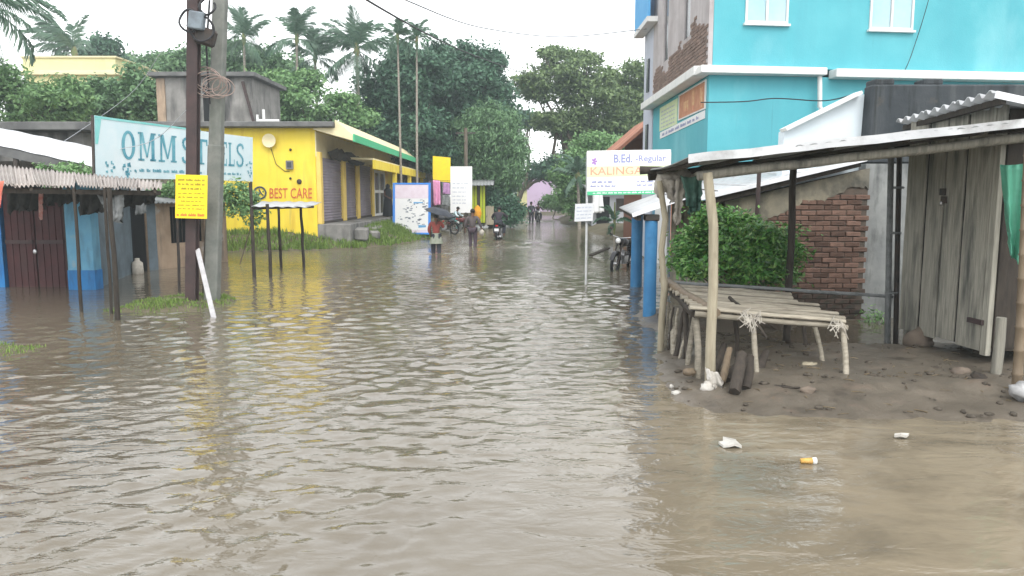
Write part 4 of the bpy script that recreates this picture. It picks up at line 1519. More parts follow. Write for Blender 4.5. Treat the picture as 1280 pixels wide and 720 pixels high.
def tree(name, label, y, ells, leaf, count, size, base_u=None, base_z=0.2, r=.25, group=None, depth=1.0, asp=.5, gaps=0.0, fill=.45, droop=None, fork=.55, up=.6, cat='tree', bark=None, npuff=7):
    """ells: crown masses as (u, v, ru, rv) in photo pixels at street distance y, given real depth"""
    E = []
    for i, e in enumerate(ells):
        u, v, ru, rv = e[:4]
        yy = y + (e[4] if len(e) > 4 else (-1) ** i * ru / F * y * .3)
        p = P(u, v, yy)
        rx, rz = ru / F * y, rv / F * y
        E.append(((p.x, p.y, p.z), (rx, max(rx, rz) * .85 * depth, rz), ru * rv))
    bu = base_u if base_u is not None else sum(e[0] for e in ells) / len(ells)
    base = V((bu - 640) / F * y, y, base_z)
    t = thing(name, label, cat, base, group)
    v, q = leaf_cloud(puffs(E, npuff, seed=int(y + len(ells))), int(count * 1.7), size * .8, asp, fill, gaps, up, droop)
    np_mesh('crown', v - np.array(base), q, LEAF[leaf], t)
    m = MB()
    cx = np.mean([e[0] for e in E], axis=0)
    zmin = min(e[0][2] for e in E)
    fk = V(base.x + (cx[0] - base.x) * .4, base.y, base.z + (zmin - base.z) * fork)
    limb(m, base - V(0, 0, .4), fk, r, r * .8, .12)
    for (c, rad, _) in E:
        c = V(*c)
        limb(m, fk, c, r * .55, r * .16, .3)
        for _ in range(2):
            d = V(random.uniform(-1, 1) * rad[0], random.uniform(-1, 1) * rad[1], random.uniform(.1, 1) * rad[2]) * .7
            limb(m, fk.lerp(c, .75), c + d, r * .2, r * .06, .3)
    m.build('trunk', bark or m_bark, t)
    return t


FRONDS = []


def make_frond(seed, L=1.0, drop=.55, nleaf=34, lw=.011, ll=.30):
    rr = np.random.default_rng(seed)
    s = np.linspace(0, 1, 14)
    rx = s * (1 - .18 * s)
    rz = .32 * s - drop * s ** 2.2
    ry = rr.normal() * .06 * s ** 2
    m = MB()
    m.tube([V(a, b, c) * L for a, b, c in zip(rx, ry, rz)], [L * .012 * (1 - .85 * k) for k in s], 5)
    vs, fs = [], []
    for i in range(nleaf):
        k = .14 + .86 * i / (nleaf - 1)
        p = np.array([np.interp(k, s, rx), np.interp(k, s, ry), np.interp(k, s, rz)])
        ln = ll * (math.sin(PI * min(1, .12 + k * .86)) ** .6) * rr.uniform(.8, 1.1)
        for sd in (-1, 1):
            d = np.array([.55 + .3 * k, sd * (.85 - .4 * k), -.28 + rr.normal() * .15])
            d /= np.linalg.norm(d)
            mid = p + d * ln * .5 + np.array([0, 0, .01])
            tip = p + d * ln + np.array([0, 0, -.35 * ln * rr.uniform(.6, 1.4)])
            w = np.array([lw, 0, lw * .4])
            o = len(vs)
            vs += [p - w * .5, p + w * .5, mid + w, tip, mid - w]
            fs += [(o, o + 1, o + 2, o + 4), (o + 4, o + 2, o + 3)]
    m.add([V(*(a * L)) for a in vs], fs)
    o = m.build('frond', LEAF['palm'], None, local=True)
    return o


def palm(name, label, y, crown, base_u, L=2.8, n=18, r=.14, wind=(0, 0), group=None, protos=None, base_z=.2, up=.2, stiff=1.0, trunkmat=None, cat='palm tree'):
    c = P(crown[0], crown[1], y)
    base = V((base_u - 640) / F * y, y, base_z)
    t = thing(name, label, cat, base, group)
    d = c - base
    m = MB()
    pts = [base + V(0, 0, -.4) + (d + V(0, 0, .4)) * (i / 8) + V(math.sin(i / 8 * PI) * d.x * -.12, 0, 0) for i in range(9)]
    m.tube(pts, [r * (1.25 - .5 * i / 8) for i in range(9)], 10)
    m.build('trunk', trunkmat or m_palmtrunk, t)
    # bud and the bases of the fronds
    MB().lathe([(r * .75, -.25), (r * 1.5, .05), (r * 1.1, .4), (.02, .75)], c, 'Z', 10).build('crownshaft', mk('crownshaft_green', (.13, .19, .07), (.16, .13, .07), scale=6), t)
    rr = random.Random(int(crown[0] * 7 + crown[1]))
    for i in range(n):
        az = 2 * PI * i * .381966 + rr.uniform(-.2, .2)
        f = i / n
        el = (1.45 - 1.6 * f if f < .4 else 1.0 - 1.1 * f if f < .7 else .35 - 1.15 * f) + (up - .4) * .6 + rr.uniform(-.18, .18)
        dx, dy, dz = math.cos(az) * math.cos(el) + wind[0], math.sin(az) * math.cos(el) + wind[1], math.sin(el)
        az, el = math.atan2(dy, dx), math.atan2(dz, math.hypot(dx, dy))
        p = FRONDS[rr.randrange(len(FRONDS))] if protos is None else protos[rr.randrange(len(protos))]
        k = L * rr.uniform(.72, 1.12)
        o = link_copy(p, 'frond', t, c - base + V(0, 0, .15), (rr.uniform(-.5, .5), -el, az), (k, k, k))
    return t


FRONDS += [make_frond(1, drop=.5), make_frond(2, drop=.7), make_frond(3, drop=.35, ll=.26)]
ARECA = [make_frond(4, drop=.8, nleaf=22, lw=.022, ll=.36), make_frond(5, drop=.6, nleaf=22, lw=.022, ll=.36)]

gp = 'coconut palms above the roofs'
palm('coconut_palm', 'coconut palm leaning in at the top left corner with drooping fronds', 30, (-20, 12), -75, 2.9, 18, .17, (.15, 0), gp)
palm('coconut_palm', 'windswept coconut palm above the pale yellow house', 55, (93, 68), 100, 3.6, 26, .16, (-.75, .1), gp, up=.55)
palm('coconut_palm', 'tall coconut palm just right of the concrete pole', 47, (305, 52), 312, 2.4, 20, .09, (-.05, .2), gp, up=.8)
palm('coconut_palm', 'tallest upright coconut palm right of the roof stair room', 46, (371, 52), 375, 2.5, 22, .09, (.05, .25), gp, up=.85)
palm('coconut_palm', 'shorter coconut palm close right of the tallest upright one', 47, (394, 76), 402, 2.2, 18, .09, (.15, .15), gp, up=.7)
palm('coconut_palm', 'broad drooping coconut palm left of the dark grove', 46, (446, 66), 452, 3.0, 26, .12, (-.1, .2), gp, up=.3)
ga = 'slim areca palms before the dark grove'
palm('areca_palm', 'slim areca palm with a pale bare trunk, left one of the pair', 40, (497, 50), 503, 1.25, 10, .06, (0, 0), ga, ARECA, up=.35)
palm('areca_palm', 'slim areca palm with a pale bare trunk, right one of the pair', 40, (521, 54), 522, 1.3, 11, .06, (0, 0), ga, ARECA, up=.3)
for p in FRONDS + ARECA:
    bpy.data.objects.remove(p)

gt = 'broadleaf trees along the street'
tree('tree', 'hazy tree filling the space behind the coconut palms', 60, [(335, 88, 30, 26), (372, 98, 24, 24), (300, 74, 20, 24), (350, 120, 50, 20)], 'mid', 8000, .19, 340, r=.25, group=gt, gaps=.25)
tree('tree', 'light green bushy tree at the far left behind the white-roofed shed', 34, [(10, 118, 44, 26), (58, 130, 46, 26), (95, 116, 18, 22), (-40, 105, 50, 40), (40, 148, 50, 14)], 'light', 11000, .13, 30, r=.2, group=gt)
tree('tree', 'light green tree in front of the pale yellow house', 38, [(140, 116, 32, 20), (180, 112, 24, 26), (150, 140, 45, 16), (192, 140, 22, 18), (108, 140, 22, 16)], 'mid', 9000, .14, 160, r=.18, group=gt)
tree('tree', 'round dark tree beside the windswept palm', 60, [(128, 62, 18, 15), (118, 78, 20, 14), (140, 76, 16, 16)], 'dark', 3500, .22, 128, r=.25, group=gt)
tree('tree', 'distant thin-crowned tree between the pale yellow house and the brown pole', 66, [(170, 80, 24, 12), (200, 84, 22, 13), (222, 78, 14, 14), (150, 90, 20, 10), (190, 98, 45, 14)], 'mid', 5000, .22, 180, r=.25, group=gt, gaps=.5)
tree('tree', 'mid green tree rising behind the roof stair room', 50, [(262, 72, 34, 20), (300, 86, 30, 24), (232, 92, 30, 20), (330, 100, 26, 32), (268, 100, 60, 30)], 'mid', 11000, .17, 290, r=.25, group=gt, gaps=.2)
tree('tree', 'yellow-green tree right of the roof stair room', 44, [(345, 116, 30, 28), (382, 114, 30, 24), (375, 148, 50, 18), (425, 140, 26, 20), (340, 150, 30, 20), (448, 148, 24, 16)], 'light', 11000, .14, 380, r=.2, group=gt)
tree('tree', 'dark leafy tree forming the left part of the grove behind the areca palms', 49, [(462, 124, 34, 26), (500, 105, 46, 38), (470, 156, 40, 26), (520, 150, 44, 42), (500, 76, 26, 22), (535, 84, 30, 34), (540, 190, 40, 30), (490, 190, 40, 26)], 'dark', 24000, .17, 500, r=.3, group=gt)
tree('tree', 'tall dark tree forming the crest of the grove over the street', 53, [(570, 84, 34, 28), (600, 74, 26, 22), (616, 94, 18, 22), (578, 122, 44, 34), (548, 116, 30, 36), (612, 130, 26, 30), (570, 165, 44, 40), (630, 120, 12, 12)], 'dark', 26000, .18, 570, r=.35, group=gt)
tree('bamboo_clump', 'drooping bamboo-like thicket hanging over the left edge of the street', 49, [(606, 150, 34, 26), (628, 178, 28, 34), (600, 190, 30, 34), (638, 214, 20, 34), (612, 224, 30, 30), (588, 176, 18, 30), (575, 215, 22, 26)], 'mid', 26000, .16, 615, r=.22, depth=1.0, asp=.28, droop=(0, 0, -1.0), cat='thicket')
tree('undergrowth', 'dark shrub at the foot of the drooping thicket', 47.5, [(622, 252, 24, 16), (640, 262, 16, 16), (604, 262, 18, 16), (628, 275, 24, 10)], 'dark', 5000, .12, 622, r=.08, cat='shrub')
tree('tree', 'big spreading tree with an open crown beside the blue building', 57, [(700, 78, 36, 17), (742, 92, 44, 17), (786, 96, 30, 18), (664, 104, 24, 14), (690, 118, 40, 15), (748, 126, 46, 18), (792, 134, 34, 18), (712, 150, 36, 13), (764, 162, 44, 18), (735, 74, 18, 9), (800, 168, 24, 24), (694, 152, 26, 13), (724, 172, 34, 14)], 'olive', 30000, .17, 716, r=.34, group=gt, gaps=.28, fill=.5, fork=.35)
tree('tree', 'dark tree behind the open crown on the left side of the street end', 70, [(646, 148, 17, 18), (662, 152, 11, 10), (676, 214, 20, 13), (700, 210, 20, 16), (715, 196, 20, 26), (640, 185, 10, 20)], 'dark', 8000, .22, 638, r=.3, group=gt, gaps=.3)
tree('tree', 'lighter leafy tree standing above the grey shacks', 51, [(735, 186, 32, 24), (722, 210, 24, 26), (752, 212, 28, 22), (770, 188, 26, 22), (716, 240, 14, 22), (740, 236, 24, 16), (704, 222, 14, 24), (728, 258, 20, 14), (752, 240, 20, 18)], 'light', 17000, .15, 730, r=.2, group=gt, gaps=.15)
tree('tree', 'dark tree filling the gap behind the orange-roofed house', 64, [(770, 200, 40, 40), (800, 150, 40, 60), (820, 210, 40, 40)], 'dark', 8000, .22, 800, r=.3, group=gt)
tree('hedge', 'bright green hedge at the end of the street', 68, [(692, 254, 18, 9), (712, 256, 16, 9)], 'light', 3500, .14, 690, r=.06, cat='hedge')
tree('shrub', 'shrub by the yellow hut at the street end', 70, [(646, 262, 12, 9), (634, 250, 10, 12)], 'mid', 1600, .14, 644, r=.06, cat='shrub')
# banana-like plant by the shacks
FRONDS = [make_frond(8, drop=.75, nleaf=30, lw=.03, ll=.22), make_frond(9, drop=.5, nleaf=30, lw=.03, ll=.22)]
palm('young_palm', 'young palm with arching fronds at the waterside before the grey shacks', 46, (722, 222), 724, 2.0, 13, .10, (-.05, 0), None, base_z=.1, up=.35)
palm('young_palm', 'small yellowish palm sprouting just behind the parked motorbike', 23, (768, 284), 768, .65, 8, .03, (-.2, 0), None, base_z=-.1, up=.5)
for p in FRONDS:
    bpy.data.objects.remove(p)

# far-off wood closing the horizon
E = []
rr = random.Random(2)
for i in range(46):
    x = -75 + i * 3.6 + rr.uniform(-1, 1)
    if -3 < x < 9:
        h = 3.2
    else:
        h = rr.uniform(3.5, 5.2)
    E.append(((x, 92 + rr.uniform(-3, 6), h * .75), (3.4, 3, h), 1))
v, q = leaf_cloud(E, 26000, .34, .6, .5)
tag(np_mesh('far_wood', v, q, LEAF['dark']), kind='stuff')

# street end
t = thing('lilac_house', 'lilac painted building closing the end of the street', 'building', (3.5, 84, 0))
MB().bx(1.2, 8.0, 84, 90, 0, 4.0).build('wall', m_lilac, t)
MB().bx(1.0, 8.2, 83.7, 90.2, 4.01, 4.2).build('roof', m_lilac, t)
MB().bx(4.4, 4.6, 83.9, 83.998, 0, 4.0).build('pilaster', m_white, t)
t = thing('yellow_hut', 'tiny pale yellow hut with a dark roof left of the lilac building', 'hut', (1.0, 80, 0))
MB().bx(.55, 1.55, 79, 82, 0, 2.6).build('wall', m_paleyellow, t)
MB().prism([V(.3, 78.7, 2.6), V(1.8, 78.7, 2.6), V(1.05, 78.7, 3.2)], (0, 3.6, 0)).build('roof', m_slab, t)
# power pole beyond the yellow building
c = P(582, 160, 47)
t = thing('distant_pole', 'weathered post standing in front of the drooping thicket', 'utility pole', (c.x, 47, 0))
timber(V(c.x, 47, 0), c, .14, 8, 6, .05, .2, .02).build('shaft', m_bark, t)
MB().beam(c + V(-.6, 0, -.3), c + V(.6, 0, -.3), .08, .08).build('crossarm', m_steel, t)


# ------------------------------------------------------------------ overhead cables
def cable(pts, r, label, mat=m_cable):
    pts = [Vector(p) for p in pts]
    out = []
    for i in range(len(pts) - 1):
        p0, p1, p2, p3 = pts[max(0, i - 1)], pts[i], pts[i + 1], pts[min(len(pts) - 1, i + 2)]
        for k in range(8):
            t = k / 8
            out.append(.5 * ((2 * p1) + (p2 - p0) * t + (2 * p0 - 5 * p1 + 4 * p2 - p3) * t * t + (3 * p1 - p0 - 3 * p2 + p3) * t ** 3))
    out.append(pts[-1])
    one('overhead_cable', MB().tube(out, r, 5), mat, label, 'cable')


cable([P(430, -25, 13), P(462, 2, 16), P(545, 48, 24), P(600, 72, 33), P(660, 93, 57)], .024, 'thick black cable sagging across the sky above the grove')
cable([P(470, -22, 14), P(512, 2, 17), P(600, 34, 24), P(700, 46, 28), P(808, 36, 24)], .017, 'thin grey cable crossing the sky towards the turquoise building', mk('grey_cable', (.20, .21, .23), rough=.6))
cable([P(243, 22, 13.9), P(205, 60, 16), P(160, 120, 18), P(60, 190, 18.5)], .006, 'thin service wire running down leftward from the brown pole', mk('pale_cable', (.45, .47, .5)))
cable([P(876, 128, 16.9), P(930, 127, 16.9), P(970, 123, 16.9), P(1030, 126, 16), P(1074, 116, 12.4)], .013, 'thin dark wire strung along the turquoise wall')
cable([P(272, 100, 14.2), P(240, 130, 16), P(190, 176, 17.5), P(122, 190, 17.8)], .008, 'faint wire from the coil down to the pale blue banner', mk('pale_cable', (.45, .47, .5)))

cable([P(1164, -12, 17.45), P(1152, 30, 17.5), P(1138, 72, 17.45), P(1131, 88, 17.2)], .008, 'thin wire hanging slantwise down the turquoise wall right of its middle window')

# ------------------------------------------------------------------ the turquoise building
def blue_building():
    A, B, Cc, D = V(4.3, 17, 0), V(15, 18.3, 0), V(15, 25.0, 0), V(4.3, 23.6, 0)
    t = thing('turquoise_building', 'large turquoise two-storey building with white ledge and pale windows on the right', 'building', A)
    MB().prism([p + V(0, 0, 2.35) for p in (A, B, Cc, D)], (0, 0, 2.25)).build('wall', m_turq, t)
    MB().prism([p + V(0, 0, 4.77) for p in (A + V(.06, 0.0, 0), B, Cc, D + V(.06, 0, 0))], (0, 0, 4.3)).build('upper_wall', m_turq, t)
    # street side of the upper floor: bare plaster, brick showing low down, two slit windows left open
    sw = MB()
    cuts = [(17.004, 18.8, 4.77, 9.06), (18.8, 19.45, 4.77, 5.8), (18.8, 19.45, 7.6, 9.06), (19.45, 21.4, 4.77, 9.06), (21.4, 22.0, 4.77, 5.7), (21.4, 22.0, 7.6, 9.06), (22.0, 23.6, 4.77, 9.06)]
    for y0, y1, z0, z1 in cuts:
        sw.bx(4.26, 4.355, y0, y1, z0, z1)
    so = sw.build('street_wall', m_plaster, t)
    for y0, y1, z0, z1 in ((18.8, 19.45, 5.8, 7.6), (21.4, 22.0, 5.7, 7.6)):
        f = MB().bx(4.30, 4.352, y0, y1, z0, z1).build('slit_window', m_darkglass, so)
    # exposed brick: courses on the lower part of that wall, ragged upper edge
    br = MB().bx(4.24, 4.32, 18.9, 18.98, 5.2, 5.26)
    protos = [MB().box((0, 0, 0), (.04, .225, .066)).build('brick', m_brick, None, local=True) for _ in range(2)]
    for p in protos:
        p.data.materials[0] = mk('brown_bare_brick', (.23, .165, .135), (.17, .12, .10), scale=5, rough=.95, bump=.5, objvar=.22, stains=[((.33, .29, .26), 2.5, .55, .72, (1, 1, .4), .6)])
    n = 0
    rr = random.Random(5)
    bk = MB()
    for k in range(17):
        z = 4.84 + k * .082
        y = 17.15 + (k % 2) * .12
        while y < 23.4:
            edge = 5.55 + .45 * noise.noise((y * .9, 0, 3.1)) + .2 * noise.noise((y * 3.3, 0, 1.1)) + (.25 if y < 20 else 0)
            if z < edge + rr.uniform(-.08, .08) and not (21.3 < y < 22.05 and z > 5.66) and not (18.7 < y < 19.5 and z > 5.74):
                if n < 290:
                    n += 1
                    link_copy(protos[n % 2], 'brick', so, V(4.262 + rr.uniform(-.006, .006), y, z) - wloc(so), (0, 0, rr.uniform(-.02, .02)))
                else:
                    bk.box((4.245, y, z), (.04, .225, .066))
            y += .243
    for p in protos:
        bpy.data.objects.remove(p)
    if bk.v:
        tag(bk.build('brickwork', m_brick, so), kind='stuff')
    # ledge, front in two lengths, and along the street
    ex = (B - A).normalized()
    n_ = V(ex.y, -ex.x, 0)

    def strip(s0, s1, z0, z1, k):
        return MB().prism([A + ex * s0 + V(0, 0, z0), A + ex * s1 + V(0, 0, z0), A + ex * s1 + V(0, 0, z1), A + ex * s0 + V(0, 0, z1)], n_ * k)
    strip(-.3, 2.55, 4.602, 4.76, .32).build('ledge', m_white, t, bevel=.012)
    strip(2.75, 10.8, 4.56, 4.74, .34).build('ledge', m_white, t, bevel=.012)
    MB().bx(3.96, 4.298, 17.02, 23.9, 4.60, 4.80).build('ledge', m_white, t, bevel=.012)
    # windows
    pn = Panel(A, B, A + V(0, 0, 1))
    L = pn.w

    def window(u0, u1, v1, ztop):
        def sof(u):
            k = (u - 640) / F * 1.0
            # intersection of the sight column with the wall line
            s = (k * A.y - A.x) / (ex.x - k * ex.y)
            return s
        s0, s1 = sof(u0), sof(u1)
        y = (A + ex * s0).y
        z0 = P(u0, v1, y).z
        fr = MB()
        for a, b, c, d in ((s0, s1, z0, z0 + .05), (s0, s1, ztop - .05, ztop), (s0, s0 + .045, z0 + .05, ztop - .05), (s1 - .045, s1, z0 + .05, ztop - .05), ((s0 + s1) / 2 - .025, (s0 + s1) / 2 + .025, z0 + .05, ztop - .05)):
            fr.prism([A + ex * a + V(0, 0, c), A + ex * b + V(0, 0, c), A + ex * b + V(0, 0, d), A + ex * a + V(0, 0, d)], n_ * .045)
        fo = fr.build('window', m_white, t)
        for a, b in ((s0 + .05, (s0 + s1) / 2 - .03), ((s0 + s1) / 2 + .03, s1 - .05)):
            MB().prism([A + ex * a + V(0, 0, z0 + .055), A + ex * b + V(0, 0, z0 + .055), A + ex * b + V(0, 0, ztop - .055), A + ex * a + V(0, 0, ztop - .055)], n_ * .015).build('pane', m_glass, fo)
        strip(s0 - .04, s1 + .04, z0 - .05, z0 - .004, .09).build('sill', m_white, fo)
    window(921, 972.5, 29, 7.1)
    window(1071, 1123.5, 37, 7.1)
    window(1275, 1330, 37, 7.1)
    # drain pipe
    q = [P(1022, 86, 17.25), P(1022, 134, 17.25), P(1025, 140, 17.25), P(1042, 141, 17.27)]
    q = [V(p.x, p.y - .12, p.z) for p in q]
    MB().tube(q, .05, 10).build('drain_pipe', m_white, t)
    # posters on the street side
    def poster(y0, y1, zt0, zt1, zb0, zb1, name, mat, k=.012):
        m = MB()
        m.prism([V(4.298, y0, zb0), V(4.298, y1, zb1), V(4.298, y1, zt1), V(4.298, y0, zt0)], (-k, 0, 0))
        return m.build(name, mat, t)
    po = poster(17.25, 19.9, 4.52, 4.52, 3.92, 3.92, 'poster', mk('rust_orange_print', (.42, .18, .10), (.50, .25, .15), scale=5, rough=.6))
    d = MB()
    for y0, y1, z0, z1 in ((17.5, 17.75, 3.98, 4.42), (18.3, 18.5, 4.0, 4.45), (18.9, 19.4, 4.05, 4.3)):
        d.bx(4.284, 4.2855, y0, y1, z0, z1)
    d.build('poster_print', mk('ochre_print', (.62, .46, .22), (.5, .15, .1), scale=8, rough=.5), po)
    e = MB()
    for a, b, c, f_ in ((17.2, 19.95, 3.90, 3.93), (17.2, 19.95, 4.51, 4.54), (17.2, 17.26, 3.93, 4.51), (19.89, 19.95, 3.93, 4.51)):
        e.bx(4.270, 4.297, a, b, c, f_)
    e.build('poster_frame', m_white, po)
    p2 = poster(20.15, 22.5, 4.50, 4.50, 3.84, 3.84, 'poster', m_signgreen)
    pp = Panel(V(4.285, 22.4, 3.86), V(4.285, 20.2, 3.86), V(4.285, 22.4, 4.46))
    m = MB()
    for i in range(5):
        scribble(pp, .06, .9, .08 + .18 * i, .08, .004, m, 5, 80 + i)
    m.build('small_print', m_greytext, p2)
    cp = poster(17.25, 22.4, 3.88, 3.80, 3.70, 3.62, 'caption_strip', m_signwhite)
    pp = Panel(V(4.285, 22.3, 3.63), V(4.285, 17.3, 3.71), V(4.285, 22.3, 3.79))
    scribble(pp, .05, .9, .25, .5, .003, None, 6, 90).build('caption_print', m_bluetext, cp)
    # open ground floor behind pillars
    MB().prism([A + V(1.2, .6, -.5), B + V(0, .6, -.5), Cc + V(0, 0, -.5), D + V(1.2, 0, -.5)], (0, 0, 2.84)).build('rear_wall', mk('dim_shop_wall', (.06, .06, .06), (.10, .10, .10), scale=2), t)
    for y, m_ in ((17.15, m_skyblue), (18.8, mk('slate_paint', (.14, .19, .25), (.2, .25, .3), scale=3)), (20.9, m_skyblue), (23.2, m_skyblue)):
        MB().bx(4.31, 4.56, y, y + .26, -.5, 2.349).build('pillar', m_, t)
    MB().bx(4.33, 4.37, 19.9, 20.85, .35, 2.3).build('door', m_orangered, t)
    MB().bx(4.33, 4.37, 21.2, 23.15, -.2, 2.3).build('shutter', m_signwhite, t)
    # far part with the balcony
    MB().bx(4.27, 10, 23.62, 25.2, -.3, 9.0).build('lavender_wall', m_lav, t)
    b = MB().bx(3.95, 4.26, 23.0, 25.5, 7.05, 7.2).build('balcony', m_white, t)
    MB().bx(3.97, 4.05, 23.05, 25.45, 7.201, 8.3).build('parapet', mk('mid_blue_paint', (.10, .36, .68), (.14, .42, .72), scale=2), b)
    for z in (5.2, 3.2):
        MB().bx(4.22, 4.268, 24.2, 24.5, z, z + 1.0).build('slit_window', m_darkglass, t)


blue_building()


# ------------------------------------------------------------------ damp grey house, white wall, brick house
t = thing('damp_house', 'flat-topped house wall black with mould above and grey plaster below', 'house', (5.66, 12.3, 0))
MB().bx(5.66, 11, 12.3, 16, -.4, 2.5).build('wall', m_greyplaster, t)
MB().prism([V(5.655, 12.295, 2.5), V(11, 12.295, 2.5), V(11, 12.295, 3.74), V(5.69, 12.295, 3.74)], (0, .3, 0)).build('upper_wall', m_darkconc, t, bevel=.03)
for u0, u1 in ((1089, 1113), (1150, 1173)):
    a, b = P(u0, 103, 12.5), P(u1, 103, 12.5)
    MB().bx(a.x, b.x, 12.35, 12.7, 3.735, 3.735 + .10).build('stub_block', m_darkconc, t, bevel=.02)
# white wall with a sloping top
pts = [P(1072, 118, 12.55), P(1050, 128, 12.55), P(980, 164, 12.55), P(978, 240, 12.55)]
pts = [pts[0], pts[1], pts[2], V(pts[2].x - .02, 12.55, -.3), V(pts[0].x + .5, 12.55, -.3), V(pts[0].x + .5, 12.55, pts[0].z)]
t = thing('white_wall', 'white wall with a steep sloping top between the turquoise and mould-black walls', 'wall', (5.0, 12.55, 0))
MB().prism(pts, (0, .25, 0)).build('wall', mk('whitewash', (.66, .73, .77), (.58, .66, .70), scale=1.2, rough=.8), t)
MB().beam(P(1073, 116.5, 12.53), P(979, 162.5, 12.53), .3, .05).build('coping', m_white, t)


def brick_house():
    t = thing('brick_house', 'low brick house with mouldy plaster gable and thin tin roof behind the bush', 'house', (3.4, 12.15, 0))
    x0, x1, y = 3.38, 5.64, 12.15

    def ztop(x):
        return 1.90 + (x - x0) / (x1 - x0) * .52
    w = MB().prism([V(x0, y - .006, -.3), V(x1, y - .006, -.3), V(x1, y - .006, ztop(x1)), V(x0, y - .006, ztop(x0))], (0, .16, 0)).build('wall', m_mortar, t)
    MB().prism([V(x0, y + .03, -.3), V(x0 + .16, y + .03, -.3), V(x0 + .16, y + .03, 1.9), V(x0, y + .03, 1.88)], (0, 4, 0)).build('side_wall', m_mouldplaster, t)
    protos = [lump((0, 0, 0), (.1, .03, .03), 1).build('brick', m_brick, None, local=True) for _ in range(0)]
    for k in range(5):
        m = MB()
        m.box((0, 0, 0), (.232, .05, .073))
        m.v = [(a + random.uniform(-.006, .006), b + random.uniform(-.006, .006), c + random.uniform(-.005, .005)) for a, b, c in m.v]
        protos.append(m.build('brick', m_brick, None, local=True, bevel=.008))
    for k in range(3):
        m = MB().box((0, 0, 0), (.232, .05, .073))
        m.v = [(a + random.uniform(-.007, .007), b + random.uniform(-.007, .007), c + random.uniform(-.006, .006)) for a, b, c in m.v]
        protos.append(m.build('brick', m_brickwetshade, None, local=True, bevel=.008))
    rr = random.Random(12)
    lo = wloc(w)
    n = 0

    def plaster_edge(x):
        return min(1.80 + .16 * noise.noise((x * 1.4, 2.2, 0)) + .10 * noise.noise((x * 5, 1.2, 0)) - (.34 * max(0, (4.5 - x)) if x < 4.5 else -.28 * (x - 4.5)), ztop(x) - .14)
    for k in range(24):
        z = .05 + k * .0835
        x = x0 + .12 + (k % 2) * .122
        while x < x1 - .05:
            if z < plaster_edge(x) + .05 and n < 300:
                n += 1
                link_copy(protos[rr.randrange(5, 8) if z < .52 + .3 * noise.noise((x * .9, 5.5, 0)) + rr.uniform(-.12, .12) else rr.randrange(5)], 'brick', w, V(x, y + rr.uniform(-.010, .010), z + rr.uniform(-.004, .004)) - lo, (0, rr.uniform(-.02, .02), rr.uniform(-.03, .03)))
            x += .242
    for p in protos:
        bpy.data.objects.remove(p)
    # plaster that still clings to the upper part
    m = MB()
    N = 46
    top, bot = [], []
    for i in range(N + 1):
        x = x0 + (x1 - x0) * i / N
        top.append(V(x, y - .034, ztop(x)))
        bot.append(V(x, y - .034 + rr.uniform(-.004, .004), plaster_edge(x) + rr.uniform(-.03, .03)))
    for i in range(N):
        m.prism([bot[i], bot[i + 1], top[i + 1], top[i]], (0, .03, 0))
    m.build('plaster', m_mouldplaster, w)
    # toothed end of the wall
    nl, nr = P(872, 249, 11.85), P(1083, 199, 11.85)
    fl, fr = nl + V(.1, 4.2, .15), nr + V(0, 4.2, .1)
    for i in range(3):
        a, b = i / 3, (i + 1) / 3 + .01
        MB().sheet(nl.lerp(nr, a), nl.lerp(nr, b), fl.lerp(fr, b), fl.lerp(fr, a), 5, .012, .014, 4, .02).build('roof_sheet', m_tin, t)
    MB().beam(nl + V(0, -.01, .0), nr + V(0, -.01, 0), .03, .06).build('roof_edge', m_whitetin, t)
    MB().beam(nl + V(.1, .1, -.07), nr + V(-.05, .1, -.07), .06, .08).build('rafter', m_wooddark, t)


brick_house()

# ------------------------------------------------------------------ bush
t = thing('bush', 'dense glossy green bush growing against the brick house', 'bush', (4.0, 11.2, 0))
E = []
for (u, v, ru, rv, dy) in ((884, 300, 34, 36, 0), (915, 288, 30, 28, .1), (925, 310, 48, 34, -.3), (958, 312, 36, 30, -.1), (905, 336, 52, 24, -.35), (856, 332, 20, 22, 0), (985, 326, 26, 20, .1), (948, 340, 44, 18, -.3), (900, 274, 16, 14, .2), (868, 312, 22, 26, .1)):
    p = P(u, v, 11.15 + dy)
    E.append(((p.x, p.y, p.z), (ru / F * 11.2, ru / F * 9.5, rv / F * 11.2), ru * rv))
v, q = leaf_cloud(puffs(E, 6, (.28, .46), .5, 4), 19000, .040, .42, .5, sub=9, up=.75)
np_mesh('foliage', v - np.array(t.location), q, LEAF['bush'], t)
m = MB()
for (c, r, _) in E:
    limb(m, V(4.0, 11.2, 0), V(*c), .03, .008, .25)
m.build('stem', m_bark, t)
for (u, v, s, n, lb) in ((1093, 398, .16, 160, 'small leafy weed at the foot of the damp grey wall'), (1080, 405, .10, 80, 'tiny weed beside the small leafy one under the brick corner')):
    c = P(u, v, 11.95)
    t = thing('weed', lb, 'weed', (c.x, 11.95, 0))
    vv, q = leaf_cloud([((c.x, 11.95, c.z), (s, s * .7, s * 1.1), 1)], n, .032, .45, .7, sub=6)
    np_mesh('foliage', vv - np.array(t.location), q, LEAF['light'], t)
    MB().tube([V(c.x, 11.95, 0), V(c.x + .02, 11.95, c.z)], .008, 5).build('stem', m_bark, t)


